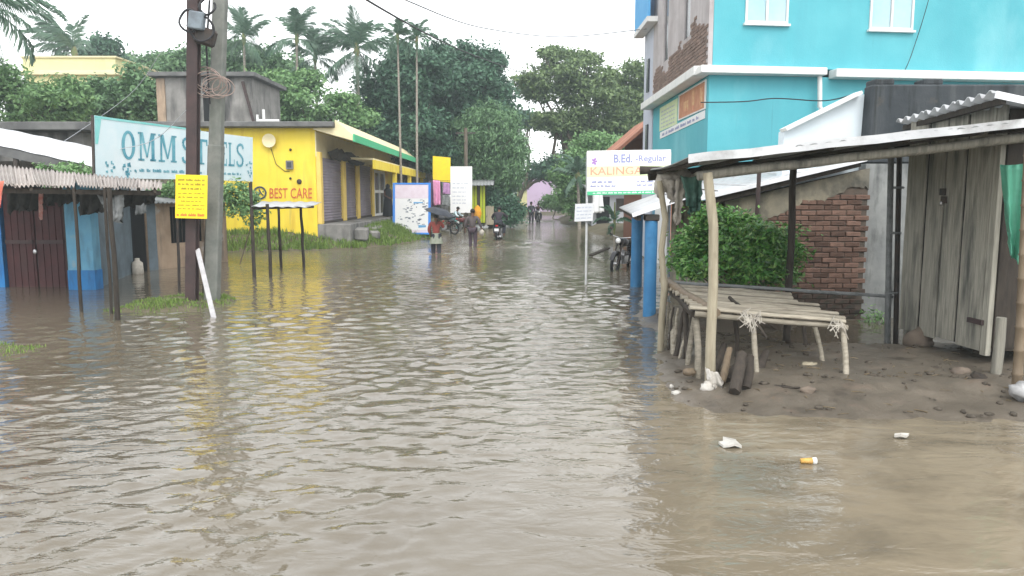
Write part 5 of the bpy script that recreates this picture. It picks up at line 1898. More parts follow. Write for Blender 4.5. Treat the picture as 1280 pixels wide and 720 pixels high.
# ------------------------------------------------------------------ market awning
def awning():
    t = thing('market_awning', 'wide tin awning on rough wooden posts over the slatted market bench', 'awning', (2.0, 7.7, 0))
    nl, nr = P(860, 197, 7.5), P(1330, 147, 7.5)
    fl, fr = P(808, 213, 10.4), V(nr.x + .1, 10.4, 2.74)
    n = 7
    for i in range(n):
        a, b = i / n, (i + 1) / n + .012
        j = V(0, random.uniform(-.02, .02), random.uniform(-.006, .006))
        MB().sheet(nl.lerp(nr, a) + j, nl.lerp(nr, b) + j, fl.lerp(fr, b), fl.lerp(fr, a), 4, .010, .012, 5, .03, .002).build('roof_sheet', m_asb, t)
    # tin strip folded over the near edge
    d = (nr - nl)
    pts = []
    st = MB()
    N = 24
    rr = random.Random(4)
    for i in range(N):
        a, b = i / N, (i + 1) / N
        za, zb = .012 * noise.noise((a * 9, 0, 0)), .012 * noise.noise((b * 9, 0, 0))
        p, q = nl + d * a, nl + d * b
        st.prism([p + V(0, -.03, -.055 + za), q + V(0, -.03, -.055 + zb), q + V(0, -.012, .03 + zb), p + V(0, -.012, .03 + za)], (0, .012, 0))
    st.build('edge_strip', mk('dull_tin_strip', (.36, .37, .38), (.50, .51, .52), scale=2.5, rough=.55, spec=.4, stains=[((.14, .135, .12), 2.0, .52, .7, (1, 1, 1), .7)]), t, weld=True)
    timber(P(872, 220, 7.78), P(1330, 166, 7.9), .05, 6, 10, .1, 0, .008).build('beam', m_wood, t)
    timber(fl + V(.0, -.15, -.09), fr + V(0, -.15, -.09), .055, 6, 10, .1, 0, .01).build('beam', m_wooddark, t)
    for s in (.03, .2, .4, .6, .8, .95):
        timber(nl.lerp(nr, s) + V(0, .1, -.05), fl.lerp(fr, s) + V(0, 0, -.05), .03, 6, 4, .1, 0, .01).build('rafter', m_wooddark, t)
    timber(P(800, 213, 10.1), P(835, 214, 10.1), .055, 7, 3, .1).build('beam_end', m_wooddark, t)
    g = G(887.5, 489)
    tp = P(884, 216, g.y)
    MB().tube([V(g.x, g.y, -.2), V(g.x, g.y, 0), V(g.x - .01, g.y, .5), V(g.x - .005, g.y, 1.1), V(g.x - .02, g.y, 1.7), V(tp.x, g.y, tp.z)], [.056, .055, .053, .049, .051, .048], 7, jit=.06).build('post', m_woodpale, t)
    g = G(826, 433, .05)
    tp = P(824, 238, g.y)
    MB().tube([V(g.x, g.y, -.2), V(g.x, g.y, .4), V(g.x + .03, g.y, .8), V(g.x - .02, g.y, 1.3), V(g.x + .02, g.y, 1.7), V(tp.x, g.y, tp.z + .12)], [.044, .042, .046, .038, .041, .036], 8, jit=.1).build('post', m_woodpale, t)
    p = P(992, 207, 10.3)
    timber(V(p.x, 10.3, -.1), V(p.x, 10.3, p.z), .052, 7, 7, .08, .1, .012).build('post', m_wooddark, t)
    p = P(949, 212, 11.55)
    timber(V(p.x, 11.55, -.1), V(p.x, 11.55, p.z + .06), .035, 7, 5, .08, .1, .01).build('post', m_rust, t)
    for u, r in ((1113.5, .038), (1124, .034)):
        p = P(u, 194, 10.15)
        q = P(u - 4, 430, 10.15)
        MB().tube([V(q.x, 10.15, -.1), V((p.x + q.x) / 2, 10.15, 1.2), V(p.x, 10.15, p.z + .1)], r, 8).build('post', m_raggrey if u < 1120 else m_steel, t)
    w = MB()
    for z in (.7, 1.5, 2.1):
        w.lathe([(.075, -.015), (.085, 0), (.075, .015)], P(1118, 300, 10.15) * 1 + V(0, 0, z - P(1118, 300, 10.15).z), 'Z', 10)
    w.build('binding', m_raggrey, t)
    timber(P(842, 353, 10.25), P(1116, 371, 10.2), .024, 7, 8, .06, 0, .006).build('rail', m_raggrey, t)


awning()
m = MB()
lump(P(838, 226, 10.0), (.16, .12, .15), 3, 14, 10, .5, 2.5, m)
lump(P(852, 222, 9.9), (.13, .1, .10), 5, 12, 9, .5, 2.5, m)
lump(P(826, 232, 10.0), (.08, .08, .15), 6, 12, 9, .5, 2.5, m)
cloth(P(826, 222, 9.9), P(872, 214, 9.7), P(838, 252, 9.9), P(862, 240, 9.8), 16, 10, .05, 3, .06, 2, .04, m)
cloth(P(845, 222, 9.75), P(858, 220, 9.75), P(842, 278, 9.8), P(848, 282, 9.8), 6, 12, .03, 1.5, 0, 4, .025, m)
one('rag_bundle', m, m_ragpale, 'dirty cream rags knotted over the crooked pole at the awning corner', 'rags')
m = MB()
cloth(P(850, 219, 9.6), P(879, 214, 9.5), P(862, 268, 9.6), P(876, 258, 9.6), 12, 12, .06, 2.5, .05, 7, .03, m)
one('green_cloth', m, m_raggreen, 'dull green cloth hanging between the cream rags and the white post', 'cloth')


# ------------------------------------------------------------------ slatted bench
def bench():
    t = thing('market_bench', 'rickety slatted market bench of bleached wood standing on the mud', 'bench', (2.8, 9, .1))
    NL, NR, FR, FL = P(868, 384, 8.2), P(1056, 401, 8.05), P(985, 368, 10.0), P(840, 357, 10.0)
    n = 11
    for i in range(n):
        s = i / (n - 1)
        a = NL.lerp(FL, s) + V(random.uniform(-.08, .03), 0, random.uniform(-.01, .014))
        b = NR.lerp(FR, s) + V(random.uniform(-.16, .10), random.uniform(-.02, .02), random.uniform(-.01, .014))
        timber(a, b, random.uniform(.058, .08), 6, 7, .12, random.uniform(0, .25), .008, flat=.42).build('slat', m_slat, t)
    # frame below
    dn = V(0, 0, -.075)
    for a, b in ((NL, FL), (NR, FR), (NL.lerp(NR, .42), FL.lerp(FR, .42))):
        timber(a + dn, b + dn, .042, 6, 5, .1).build('cross_rail', m_wooddark, t)
    timber(NL + dn * .9 + V(0, -.03, 0), NR + dn * .9 + V(.02, -.03, 0), .034, 6, 6, .1, .1, .01).build('front_rail', m_slat, t)
    timber(P(829, 350, 10.2), P(895, 391, 8.0), .058, 8, 6, .06, .1, .008).build('edge_pole', m_bamboo, t)

    def leg(u0, v0, u1, v1, y, r, mat=m_slat, bend=.03):
        r *= .84
        a, b = P(u0, v0, y), G(u1, v1, .08)
        b = V(b.x, b.y, .0)
        mid = a.lerp(b, .5) + V(random.uniform(-bend, bend), 0, 0)
        MB().tube([a, a.lerp(mid, .5), mid, mid.lerp(b, .6), b], [r, r * 1.02, r * .95, r, r * .9], 7, jit=.1).build('leg', mat, t)
    leg(1052, 400, 1058, 480, 8.05, .038)
    leg(941, 394, 948, 476, 8.1, .036, m_slat, .06)
    leg(1017, 402, 1031, 460, 8.6, .03)
    leg(984, 395, 987, 430, 9.9, .045, m_wooddark)
    leg(857, 385, 862, 452, 9.0, .04, m_wooddark)
    leg(869, 388, 872, 470, 8.3, .045, m_slat)
    leg(838, 380, 842, 438, 9.9, .045)
    leg(918, 392, 920, 455, 8.9, .032, m_wooddark)
    leg(1003, 402, 1012, 440, 9.5, .03, m_wooddark)
    # brush and short stakes closing the left end
    for i in range(7):
        u = 838 + i * 5.4
        a, b = P(u + random.uniform(-2, 2), 372 + i * 2 + random.uniform(0, 14), 9.8 - i * .2), G(u + 2, 440 + i * 5, .05)
        timber(V(b.x, 9.8 - i * .2, 0), a, random.uniform(.016, .034), 6, 4, .15, .2, .015).build('stake', m_wooddark if i % 2 else m_slat, t)
    m = MB()
    rr = random.Random(3)
    for (u, v, y) in ((941, 397, 8.03), (1046, 404, 7.98), (935, 393, 8.03)):
        for _ in range(16):
            c = P(u + rr.uniform(-7, 7), v + rr.uniform(-5, 5), y - .03)
            m.tube([c, c + V(rr.uniform(-.07, .07), -.02, rr.uniform(-.05, .05)), c + V(rr.uniform(-.09, .09), -.02, rr.uniform(-.16, -.02))], .005, 4)
    m.build('rope_lashing', m_ragpale, t)
    timber(P(912, 372, 8.9), P(930, 388, 8.4), .022, 6, 3, .1).build('loose_stick', m_wooddark, t)
    timber(P(944, 400, 8.0), P(958, 422, 7.95), .016, 6, 3, .1).build('loose_stick', m_wooddark, t)
    timber(P(818 + 9, 392, 10.0), P(829, 430, 10.0), .07, 4, 3, .1, 0, .01, .4).build('side_board', m_wooddark, t)


bench()
gl = 'firewood logs under the bench'
for (a, b, r, mat, lb) in (
        ((902, 478), (912, 436), .036, m_bamboo, 'orange-brown split log leaning under the bench'),
        ((918, 490), (927, 442), .058, m_wooddark, 'thick black log leaning nearest the white post under the bench'),
        ((932, 486), (938, 446), .045, m_wooddark, 'dark log standing right of the thick black one'),
        ((908, 476), (922, 458), .05, m_wooddark, 'short dark log lying behind the orange-brown one'),
        ((893, 466), (905, 430), .04, m_wooddark, 'thin dark log leaning behind the white post under the bench'),
        ((944, 468), (958, 440), .045, m_wooddark, 'dark knotty log behind the front leg of the bench'),
        ((962, 455), (900, 448), .05, m_wooddark, 'long dark log lying flat at the back of the firewood')):
    p = G(a[0], a[1], .10)
    q = P(b[0], b[1], p.y + .35)
    one('log', MB().tube([p, p.lerp(q, .35) + V(.01, 0, .01), p.lerp(q, .7), q], [r, r * 1.1, r, r * .85], 9, jit=.14), mat, lb, 'log', gl)


def ground_bits():
    def lumpy(name, u, v, r, mat, lb, cat, seed, group=None, sink=.3, z=.1):
        p = G(u, v, z)
        one(name, lump((p.x, p.y, z + r[2] * (1 - sink)), r, seed, 14, 9, .4, 2.0), mat, lb, cat, group)
    gs = 'stones on the mud'
    lumpy('stone', 1147, 436, (.17, .15, .15), m_stone, 'large round brown stone under the left end of the plank kiosk', 'stone', 1, gs)
    lumpy('stone', 1010, 491, (.075, .05, .04), m_stone, 'small dark stone on the mud in front of the bench', 'stone', 2, gs)
    lumpy('stone', 1200, 470, (.10, .08, .06), m_stone, 'flat stone in the shade under the plank kiosk', 'stone', 3, gs)
    lumpy('stone', 1222, 478, (.08, .07, .06), m_wooddark, 'dark stone at the foot of the kiosk leg', 'stone', 4, gs)
    lumpy('stone', 968, 466, (.06, .05, .03), m_stone, 'tan stone lying just right of the logs', 'stone', 5, gs)
    lumpy('stone', 862, 468, (.07, .06, .04), m_bamboo, 'reddish clod by the left end of the bench', 'stone', 6, gs)
    p = G(1000, 487, .11)
    one('bark_strip', timber(p + V(-.25, .12, .0), p + V(.0, 0, .02), .03, 5, 4, .3, .3, .01, .5), m_wooddark, 'dark strip of bark lying on the mud in front of the bench', 'bark')
    p, q = G(985, 433, .1), G(1062, 436, .1)
    one('pale_stick', timber(p, q, .022, 6, 5, .15, .2, .012), m_slat, 'pale stick lying on the mud behind the bench', 'stick')
    p = G(1012, 458, .12)
    one('leaf_litter', lump((p.x, p.y, .14), (.10, .05, .03), 9, 12, 8, .5), m_woodpale, 'tan dead leaf scrap lying under the bench', 'litter')
    # white cloth round the foot of the white post
    g = G(887.5, 489)
    m = MB()
    cloth(V(g.x - .075, g.y - .07, .27), V(g.x + .06, g.y - .075, .22), V(g.x - .02, g.y - .16, .05), V(g.x + .13, g.y - .12, .03), 12, 10, .03, 2, .02, 3, .03, m)
    lump((g.x - .06, g.y - .13, .07), (.07, .06, .06), 11, 12, 9, .5, 2.2, m)
    one('white_cloth', m, mk('off_white_cloth', (.54, .52, .48), (.36, .33, .29), scale=9, rough=.9), 'off-white cloth tied round the foot of the white post', 'cloth')
    # floating litter
    def scrap(u, v, w, h, mat, lb, seed, name='plastic_scrap'):
        p = G(u, v, .012)
        rr = random.Random(seed)
        n = 10
        m = MB()
        top = []
        for i in range(n):
            a = 2 * PI * i / n
            k = rr.uniform(.55, 1.15)
            top.append(p + V(w * math.cos(a) * k, h * math.sin(a) * k, .012 + rr.uniform(0, .02)))
        c = p + V(0, 0, .035)
        bot = [q - V(0, 0, .02) for q in top]
        vs = top + [c] + bot
        fs = [(i, (i + 1) % n, n) for i in range(n)] + [(i, n + 1 + i, n + 1 + (i + 1) % n, (i + 1) % n) for i in range(n)] + [tuple(n + 1 + i for i in reversed(range(n)))]
        m.add(vs, fs)
        one(name, m, mat, lb, 'litter')
    mw = mk('white_plastic', (.52, .51, .48), (.40, .38, .34), scale=8, rough=.4)
    scrap(912, 555, .085, .12, mw, 'torn white plastic scrap floating in front of the mud', 1)
    scrap(1126, 546, .06, .03, mk('grey_plastic', (.45, .43, .39), rough=.4), 'greyish scrap floating right of the orange cup', 2)
    scrap(846, 492, .05, .06, mw, 'little white scrap stranded at the left tip of the mud', 3)
    scrap(839, 484, .03, .05, mw, 'tiny white scrap beyond the one at the left tip of the mud', 7)
    p = G(1010, 576, .02)
    c = thing('paper_cup', 'orange paper cup with a white rim floating on its side', 'cup', p)
    MB().lathe([(.0, -.055), (.018, -.055), (.024, .03), (.0, .03)], p, 'X', 12).build('cup_body', mk('orange_cup', (.62, .36, .08), (.5, .3, .1), scale=12, rough=.5), c)
    MB().lathe([(.0, .0301), (.024, .0301), (.028, .06), (.026, .06), (.0, .05)], p, 'X', 12).build('rim', m_white, c)
    for (u, v, lb) in ((745, 319, 'long brown board drifting before the grey shacks'),):
        p = G(u, v, .03)
        a, b = p + V(-.2, -.15, .0), p + V(.45, .3, .22)
        one('drift_board', MB().beam(a, b, .18, .05), m_wooddark, lb, 'board', bevel=.006)


ground_bits()
# trampled clods, chips and straw over the mud
gx, gy, Z, D = BANKS['mud_island']
rr = random.Random(77)
mc, ms = MB(), MB()
nc = 0
while nc < 480:
    j, i = rr.randrange(len(gy)), rr.randrange(len(gx))
    if D[j, i] < .03 or gx[i] > 6.5:
        continue
    k = .5 + noise.noise((gx[i] * 1.1, gy[j] * 1.1, 2.2))
    if rr.random() > k + (.35 if 2.2 < gx[i] < 3.7 and gy[j] > 8.2 else 0):
        continue
    nc += 1
    x, y, z = gx[i] + rr.uniform(-.03, .03), gy[j] + rr.uniform(-.03, .03), Z[j, i]
    if nc % 3:
        r = rr.choice((.008, .012, .016, .024, .036))
        mc.sphere((x, y, z + r * .2), (r * rr.uniform(.8, 1.5), r, r * .6), 6, 4, jit=.25)
    else:
        a, l = rr.uniform(0, PI), rr.uniform(.03, .13)
        d = V(math.cos(a) * l, math.sin(a) * l, rr.uniform(-.004, .012))
        c = V(x, y, z + .008)
        ms.tube([c - d * .5, c + V(0, 0, .004), c + d * .5], rr.uniform(.0025, .006), 4)
tag(mc.build('mud_clods', mk('mud_clod', (.095, .08, .062), (.055, .047, .037), scale=30, rough=.85)), kind='stuff')
tag(ms.build('straw_litter', mk('wet_straw', (.22, .17, .10), (.09, .07, .045), scale=9, rough=.85)), kind='stuff')


# ------------------------------------------------------------------ plank kiosk
def plank_kiosk():
    t = thing('plank_kiosk', 'weathered grey plank kiosk on stilts with a zigzag tin roof', 'kiosk', (5.2, 8.2, 0))
    pn = Panel(V(5.03, 9.72, .31), V(5.20, 8.2, .31), V(5.03, 9.72, 2.97))
    rr = random.Random(8)
    ed = [0, .255, .47, .69, .97]
    for i in range(4):
        a, b = ed[i] + .013, ed[i + 1] - .013
        lo, hi = rr.uniform(-.012, .012), 1 + rr.uniform(-.02, .0)
        k0, k1 = rr.uniform(0, .012), rr.uniform(.026, .042)
        m = MB()
        N = 8
        prev = None
        for j in range(N):
            t0, t1 = lo + (hi - lo) * j / N, lo + (hi - lo) * (j + 1) / N
            w0 = [.006 * noise.noise((i * 5, t0 * 6, s)) for s in (0, 9)]
            w1 = [.006 * noise.noise((i * 5, t1 * 6, s)) for s in (0, 9)]
            f = [pn.at(a + w0[0], t0, k1), pn.at(b + w0[1], t0, k1), pn.at(b + w1[1], t1, k1), pn.at(a + w1[0], t1, k1)]
            m.prism(f, pn.n * -.028)
        m.build('plank', m_wood, t, weld=True, bevel=.004)
    for s in (.262, .475, .695):
        m = MB()
        pn.slab(m, s - .03, s + .03, .0, .98, -.03, .002)
        m.build('gap_batten', m_black, t)
    m = MB()
    pn.slab(m, .975, 1.035, -.02, 1, -.02, .045)
    m.build('corner_batten', m_wood, t, bevel=.004)
    m = MB()
    pn.slab(m, .0, 1.02, .0, .03, -.06, -.005)
    m.build('sill_rail', m_wooddark, t)
    m = MB()
    pn.slab(m, .44, .50, .635, .665, .04, .06)
    pn.slab(m, .46, .52, .60, .63, .04, .06)
    m.build('latch', m_steel, t)
    MB().sphere(pn.at(.47, .60, .06), (.018, .018, .028), 8, 6).build('padlock', m_chrome, t)
    m = MB()
    pn.slab(m, .85, 1.0, .105, .125, .045, .075)
    m.build('hinge', m_rust, t)
    MB().prism([pn.at(.0, 0, -.08), pn.at(1.03, 0, -.08), pn.at(1.03, 0, -.08) + V(1.9, .1, 0), pn.at(0, 0, -.08) + V(1.9, 0, 0)], (0, 0, 2.55)).build('body', m_wooddark, t)
    # near end boards
    e = Panel(V(5.22, 8.15, .35), V(7.0, 8.3, .35), V(5.22, 8.15, 2.9))
    for i in range(6):
        m = MB()
        e.slab(m, i / 6 + .004, (i + 1) / 6 - .004, 0, 1, 0, .025)
        m.build('end_plank', m_wood if i % 3 == 1 else m_wooddark, t)
    # stilts
    g = G(1243, 474, .1)
    for (x, y, r) in ((g.x, g.y, .05), (5.06, 9.6, .05), (6.9, 8.4, .06), (6.9, 9.7, .06)):
        timber(V(x, y, -.1), V(x + .02, y, .75), r, 6, 4, .12, 0, .01).build('stilt', m_wood, t)
    # roof
    a, b, c, d = P(1120, 152, 9.95), P(1240, 116, 7.85), V(7.4, 7.85, 2.5), V(7.4, 9.95, 2.42)
    for i in range(3):
        s0, s1 = i / 3, (i + 1) / 3
        MB().sheet(a.lerp(b, s0), a.lerp(b, s1), d.lerp(c, s1), d.lerp(c, s0), 3.5, .034, .01, 6).build('roof_sheet', m_tin, t)
    MB().beam(b + V(.02, -.03, -.02), c + V(0, -.03, -.02), .02, .07).build('barge_strip', m_whitetin, t)
    m = MB()
    m.beam(a + V(.12, 0, -.08), b + V(.12, 0, -.08), .06, .06)
    m.build('eave_beam', m_wooddark, t)


plank_kiosk()
one('green_tarpaulin', cloth(P(1250, 206, 7.9), P(1296, 200, 7.75), P(1262, 318, 7.9), P(1279, 334, 7.8), 14, 16, .05, 2.2, .02, 3, .012), m_tarp,
    'green tarpaulin hanging in folds from the near corner of the plank kiosk', 'tarpaulin')
g = G(1269, 503)
tp = P(1290, 165, g.y + .05)
m = MB()
pts, rad = [], []
for i in range(13):
    s = i / 12
    pts.append(V(g.x, g.y, -.2).lerp(tp, s) + V(.012 * math.sin(5 * s), 0, 0))
    rad.append(.046)
    if i < 12:
        for ds, k in ((.005, 1.18), (.01, 1.0)):
            pts.append(V(g.x, g.y, -.2).lerp(tp, s + ds) + V(.012 * math.sin(5 * s), 0, 0))
            rad.append(.046 * k)
one('bamboo_pole', m.tube(pts, rad, 10), m_bamboo, 'thick brown bamboo pole at the right edge of the photo', 'pole')
p = G(1272, 500, .1)
one('plastic_bag', lump((p.x + .12, p.y + .1, .16), (.13, .1, .09), 3, 14, 9, .5, 2.5), mk('dirty_plastic', (.42, .42, .42), (.2, .2, .2), scale=9, rough=.5), 'crumpled grey plastic bag at the foot of the bamboo pole', 'bag')

# ------------------------------------------------------------------ blue pillars and their small roof
for (u, vt, vb, r, lb) in ((795, 263, 358, .125, 'farther, lighter of the two blue round pillars'), (811.5, 268, 397, .105, 'nearer blue round pillar with a square cap by the crooked pole')):
    g = G(u, vb)
    z = P(u, vt, g.y).z
    t = thing('blue_pillar', lb, 'pillar', (g.x, g.y, 0), 'blue round pillars')
    MB().lathe([(r * 1.02, -.5), (r * 1.02, .05), (r, .3), (r * .97, .9), (r, z - .1)], (g.x, g.y, 0), 'Z', 20).build('shaft', m_bluepaint, t)
    MB().box((g.x, g.y, z - .05), (r * 2.15, r * 2.15, .10)).build('cap', m_steel, t, bevel=.01)
t = thing('tin_porch', 'small white tin porch roof resting above the blue pillars', 'porch roof', (2.5, 14.5, 1.7))
a, b, c, d = V(1.92, 12.2, 1.70), V(2.75, 12.2, 1.98), V(3.95, 17.2, 2.28), V(2.42, 17.2, 1.72)
for i in range(4):
    s0, s1 = i / 4, (i + 1) / 4 + .01
    MB().sheet(a.lerp(d, s0), a.lerp(d, s1), b.lerp(c, s1), b.lerp(c, s0), 5, .014, .012, 3).build('roof_sheet', m_tin, t)
MB().beam(a + V(0, -.01, -.02), b + V(0, -.01, -.02), .03, .06).build('edge_strip', m_whitetin, t)
MB().beam(a + V(.12, .05, -.07), d + V(.12, 0, -.07), .07, .07).build('beam', m_wooddark, t)
MB().beam(V(3.3, 12.4, 2.04), V(3.8, 17.1, 2.16), .07, .07).build('beam', m_wooddark, t)
for y, x in ((12.5, 3.28), (17.0, 3.75)):
    timber(V(x, y, -.3), V(x, y, 2.05), .05, 6, 4, .1).build('post', m_wooddark, t)


# ------------------------------------------------------------------ college sign and the small board
def college_sign():
    y = 17.0
    pn = Panel(P(734, 244, y), P(838, 242.3, y), P(734, 188.5, y))
    t = thing('college_sign', 'wide printed sign reading B.Ed. and KALINGA over a green bottom stripe', 'sign', V(pn.o.x, y, 0))
    m = MB()
    pn.slab(m, 0, 1, 0, 1, -.03, 0)
    m.build('panel', m_signwhite, t)
    m = MB()
    pn.slab(m, 0, 1, .41, .65, .001, .004)
    m.build('print_band', m_signgreen, t)
    m = MB()
    pn.slab(m, 0, 1, 0, .085, .001, .004)
    m.build('print_stripe', m_green, t)
    W = 104.

    def s(u):
        return (u - 734) / W
    text_mb(pn, 'B.Ed.', s(767), s(790), .72, .91, .006, .02).build('lettering', m_bluetext, t)
    text_mb(pn, '-Regular', s(794), s(832), .70, .88, .006, .01).build('lettering', m_bluetext, t)
    text_mb(pn, 'KALINGA', s(738), s(803), .45, .63, .006, .015).build('lettering', m_orangered, t)
    m = MB()
    scribble(pn, s(740), s(766), .27, .06, .005, m, 3, 41)
    scribble(pn, s(738), s(772), .18, .05, .005, m, 4, 42)
    scribble(pn, s(796), s(830), .27, .05, .005, m, 4, 43)
    scribble(pn, s(796), s(830), .19, .05, .005, m, 4, 44)
    m.build('small_print', m_bluetext, t)
    m = MB()
    scribble(pn, s(741), s(830), .03, .035, .006, m, 14, 45)
    m.build('stripe_print', m_signwhite, t)
    c = pn.at(s(743), .76, .006)
    m = MB()
    for a in range(5):
        th = a * 1.256
        d = pn.ex * math.cos(th) * .07 + pn.ez * math.sin(th) * .09
        e = pn.ex * math.sin(th) * .025 - pn.ez * math.cos(th) * .025
        m.add([c, c + d * .6 + e, c + d, c + d * .6 - e], [(0, 1, 2, 3)])
    m.build('logo', mk('purple_print', (.36, .18, .50), rough=.5), t)
    for u in (733, 835):
        g = P(u, 300, y + .06)
        MB().tube([V(g.x, y + .06, -.4), V(g.x, y + .06, pn.at(0, 1).z - .03)], .028, 8).build('post', mk('grey_post_paint', (.55, .56, .56), (.42, .43, .43), scale=6, rough=.5), t)
    pb = Panel(P(718, 277, y - .02), P(741, 276, y - .02), P(719, 255, y - .02))
    b = thing('small_board', 'small faded white board fixed to the sign post under the college sign', 'notice board', pb.o)
    m = MB()
    pb.slab(m, 0, 1, 0, 1, -.015, 0)
    m.build('panel', mk('faded_white', (.58, .60, .62), (.66, .67, .68), scale=5, rough=.6), b)
    m = MB()
    for i in range(4):
        scribble(pb, .1, .9, .15 + .2 * i, .07, .003, m, 3, 50 + i)
    m.build('small_print', m_greytext, b)


college_sign()


# ------------------------------------------------------------------ houses and shacks down the right side
t = thing('orange_roofed_house', 'brick house with a sloping orange tiled roof beyond the turquoise building', 'house', (5, 28, 0))
MB().prism([V(5.0, 28.2, -.2), V(9, 28.2, -.2), V(9, 28.2, 4.6), V(5.4, 28.2, 4.6), V(5.0, 28.2, 4.2)], (0, 6, 0)).build('wall', mk('plain_brickwork', (.24, .12, .08), (.17, .085, .06), scale=14, rough=.95, bump=.4), t)
a, b = P(774, 189, 27.8), P(822, 148, 27.8)
dd = (b - a)
up = V(-dd.z, 0, dd.x).normalized()
for i in range(9):
    for_y = 27.8 + i * .72
    p = a + V(0, i * .72, 0)
    MB().prism([p, p + dd * 1.2, p + dd * 1.2 + up * .10, p + up * .10], (0, .70, 0)).build('tile_row', m_orangetile, t)
MB().prism([V(5.2, 28.17, 2.0), V(5.8, 28.17, 2.0), V(5.8, 28.17, 3.0), V(5.2, 28.17, 3.0)], (0, .028, 0)).build('window', m_darkglass, t)

for (x0, x1, y, h, mw, lb) in ((4.9, 7.6, 47, 2.35, mk('pale_tin_wall', (.40, .41, .43), (.30, .31, .33), scale=2, rough=.7), 'pale tin-walled shack at the waterside under the leafy tree'),
                               (6.0, 9.5, 36, 2.5, m_conc, 'grey block shack just behind the college sign'),
                               (4.7, 6.6, 56, 2.2, m_mouldplaster, 'brown shack farthest down the right side of the street')):
    t = thing('shack', lb, 'shack', (x0, y, 0), 'shacks along the right side')
    MB().bx(x0, x1, y, y + 4, -.2, h).build('wall', mw, t)
    MB().sheet(V(x0 - .4, y - .7, h + .02), V(x1 + .3, y - .7, h + .02), V(x1 + .3, y + 4.3, h + .5), V(x0 - .4, y + 4.3, h + .5), 12, .02, .02, 2).build('roof', m_asb, t)
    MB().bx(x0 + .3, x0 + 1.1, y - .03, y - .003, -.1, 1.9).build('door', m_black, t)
    f = MB().bx(x1 - 1.2, x1 - .5, y - .04, y - .003, 1.0, 1.8).build('window', m_wooddark, t)
m = MB()
cloth(V(4.9, 46.5, 2.1), V(5.5, 46.5, 2.1), V(4.9, 46.5, .9), V(5.6, 46.5, 1.0), 8, 8, .05, 2, .05, 1, .03, m)
one('white_sheet', m, m_signwhite, 'white sheet hanging on the front of the pale tin-walled shack', 'cloth')

# ------------------------------------------------------------------ people
m_skin = mk('brown_skin', (.17, .085, .05), (.14, .07, .042), scale=20, rough=.6)
m_hair = mk('black_hair', (.012, .011, .012), rough=.6)


def skin_mesh(name, verts, edges, radii, mat, parent, extra=None):
    me = bpy.data.meshes.new(name)
    me.from_pydata([tuple(v) for v in verts], edges, [])
    o = bpy.data.objects.new(name, me)
    COL.objects.link(o)
    sk = o.modifiers.new('skin', 'SKIN')
    sk.branch_smoothing = .6
    sk.use_smooth_shade = True
    for i, r in enumerate(radii):
        d = me.skin_vertices[0].data[i]
        d.radius = (r, r) if not hasattr(r, '__len__') else r
        d.use_root = (i == 0)
    ss = o.modifiers.new('subsurf', 'SUBSURF')
    ss.levels = 1
    ss.render_levels = 1
    dg = bpy.context.evaluated_depsgraph_get()
    ev = bpy.data.meshes.new_from_object(o.evaluated_get(dg))
    bpy.data.objects.remove(o)
    if extra is not None:                      # nose, ears
        bm = bmesh.new()
        bm.from_mesh(ev)
        vs = [bm.verts.new(p) for p in extra.v]
        for f in extra.f:
            bm.faces.new([vs[i] for i in f]).smooth = True
        bm.to_mesh(ev)
        bm.free()
    ev.materials.clear()
    ev.materials.append(mat)
    for p in ev.polygons:
        p.use_smooth = True
        p.material_index = 0
    r = bpy.data.objects.new(name, ev)
    COL.objects.link(r)
    r.parent = parent
    return r


STAND = dict(pelvis=(0, 0, .90), waist=(0, .01, 1.04), chest=(0, .0, 1.22), neck=(0, -.01, 1.40), head=(0, .015, 1.53), top=(0, .01, 1.62),
             sl=(-.175, 0, 1.345), el=(-.22, -.03, 1.08), wl=(-.20, .08, .85), sr=(.175, 0, 1.345), er=(.22, -.03, 1.08), wr=(.20, .08, .85),
             hl=(-.09, 0, .86), kl=(-.095, .03, .47), al=(-.095, -.02, .08), tl=(-.10, .12, .03), hr=(.09, 0, .86), kr=(.095, .03, .47), ar=(.095, -.02, .08), tr=(.10, .12, .03))


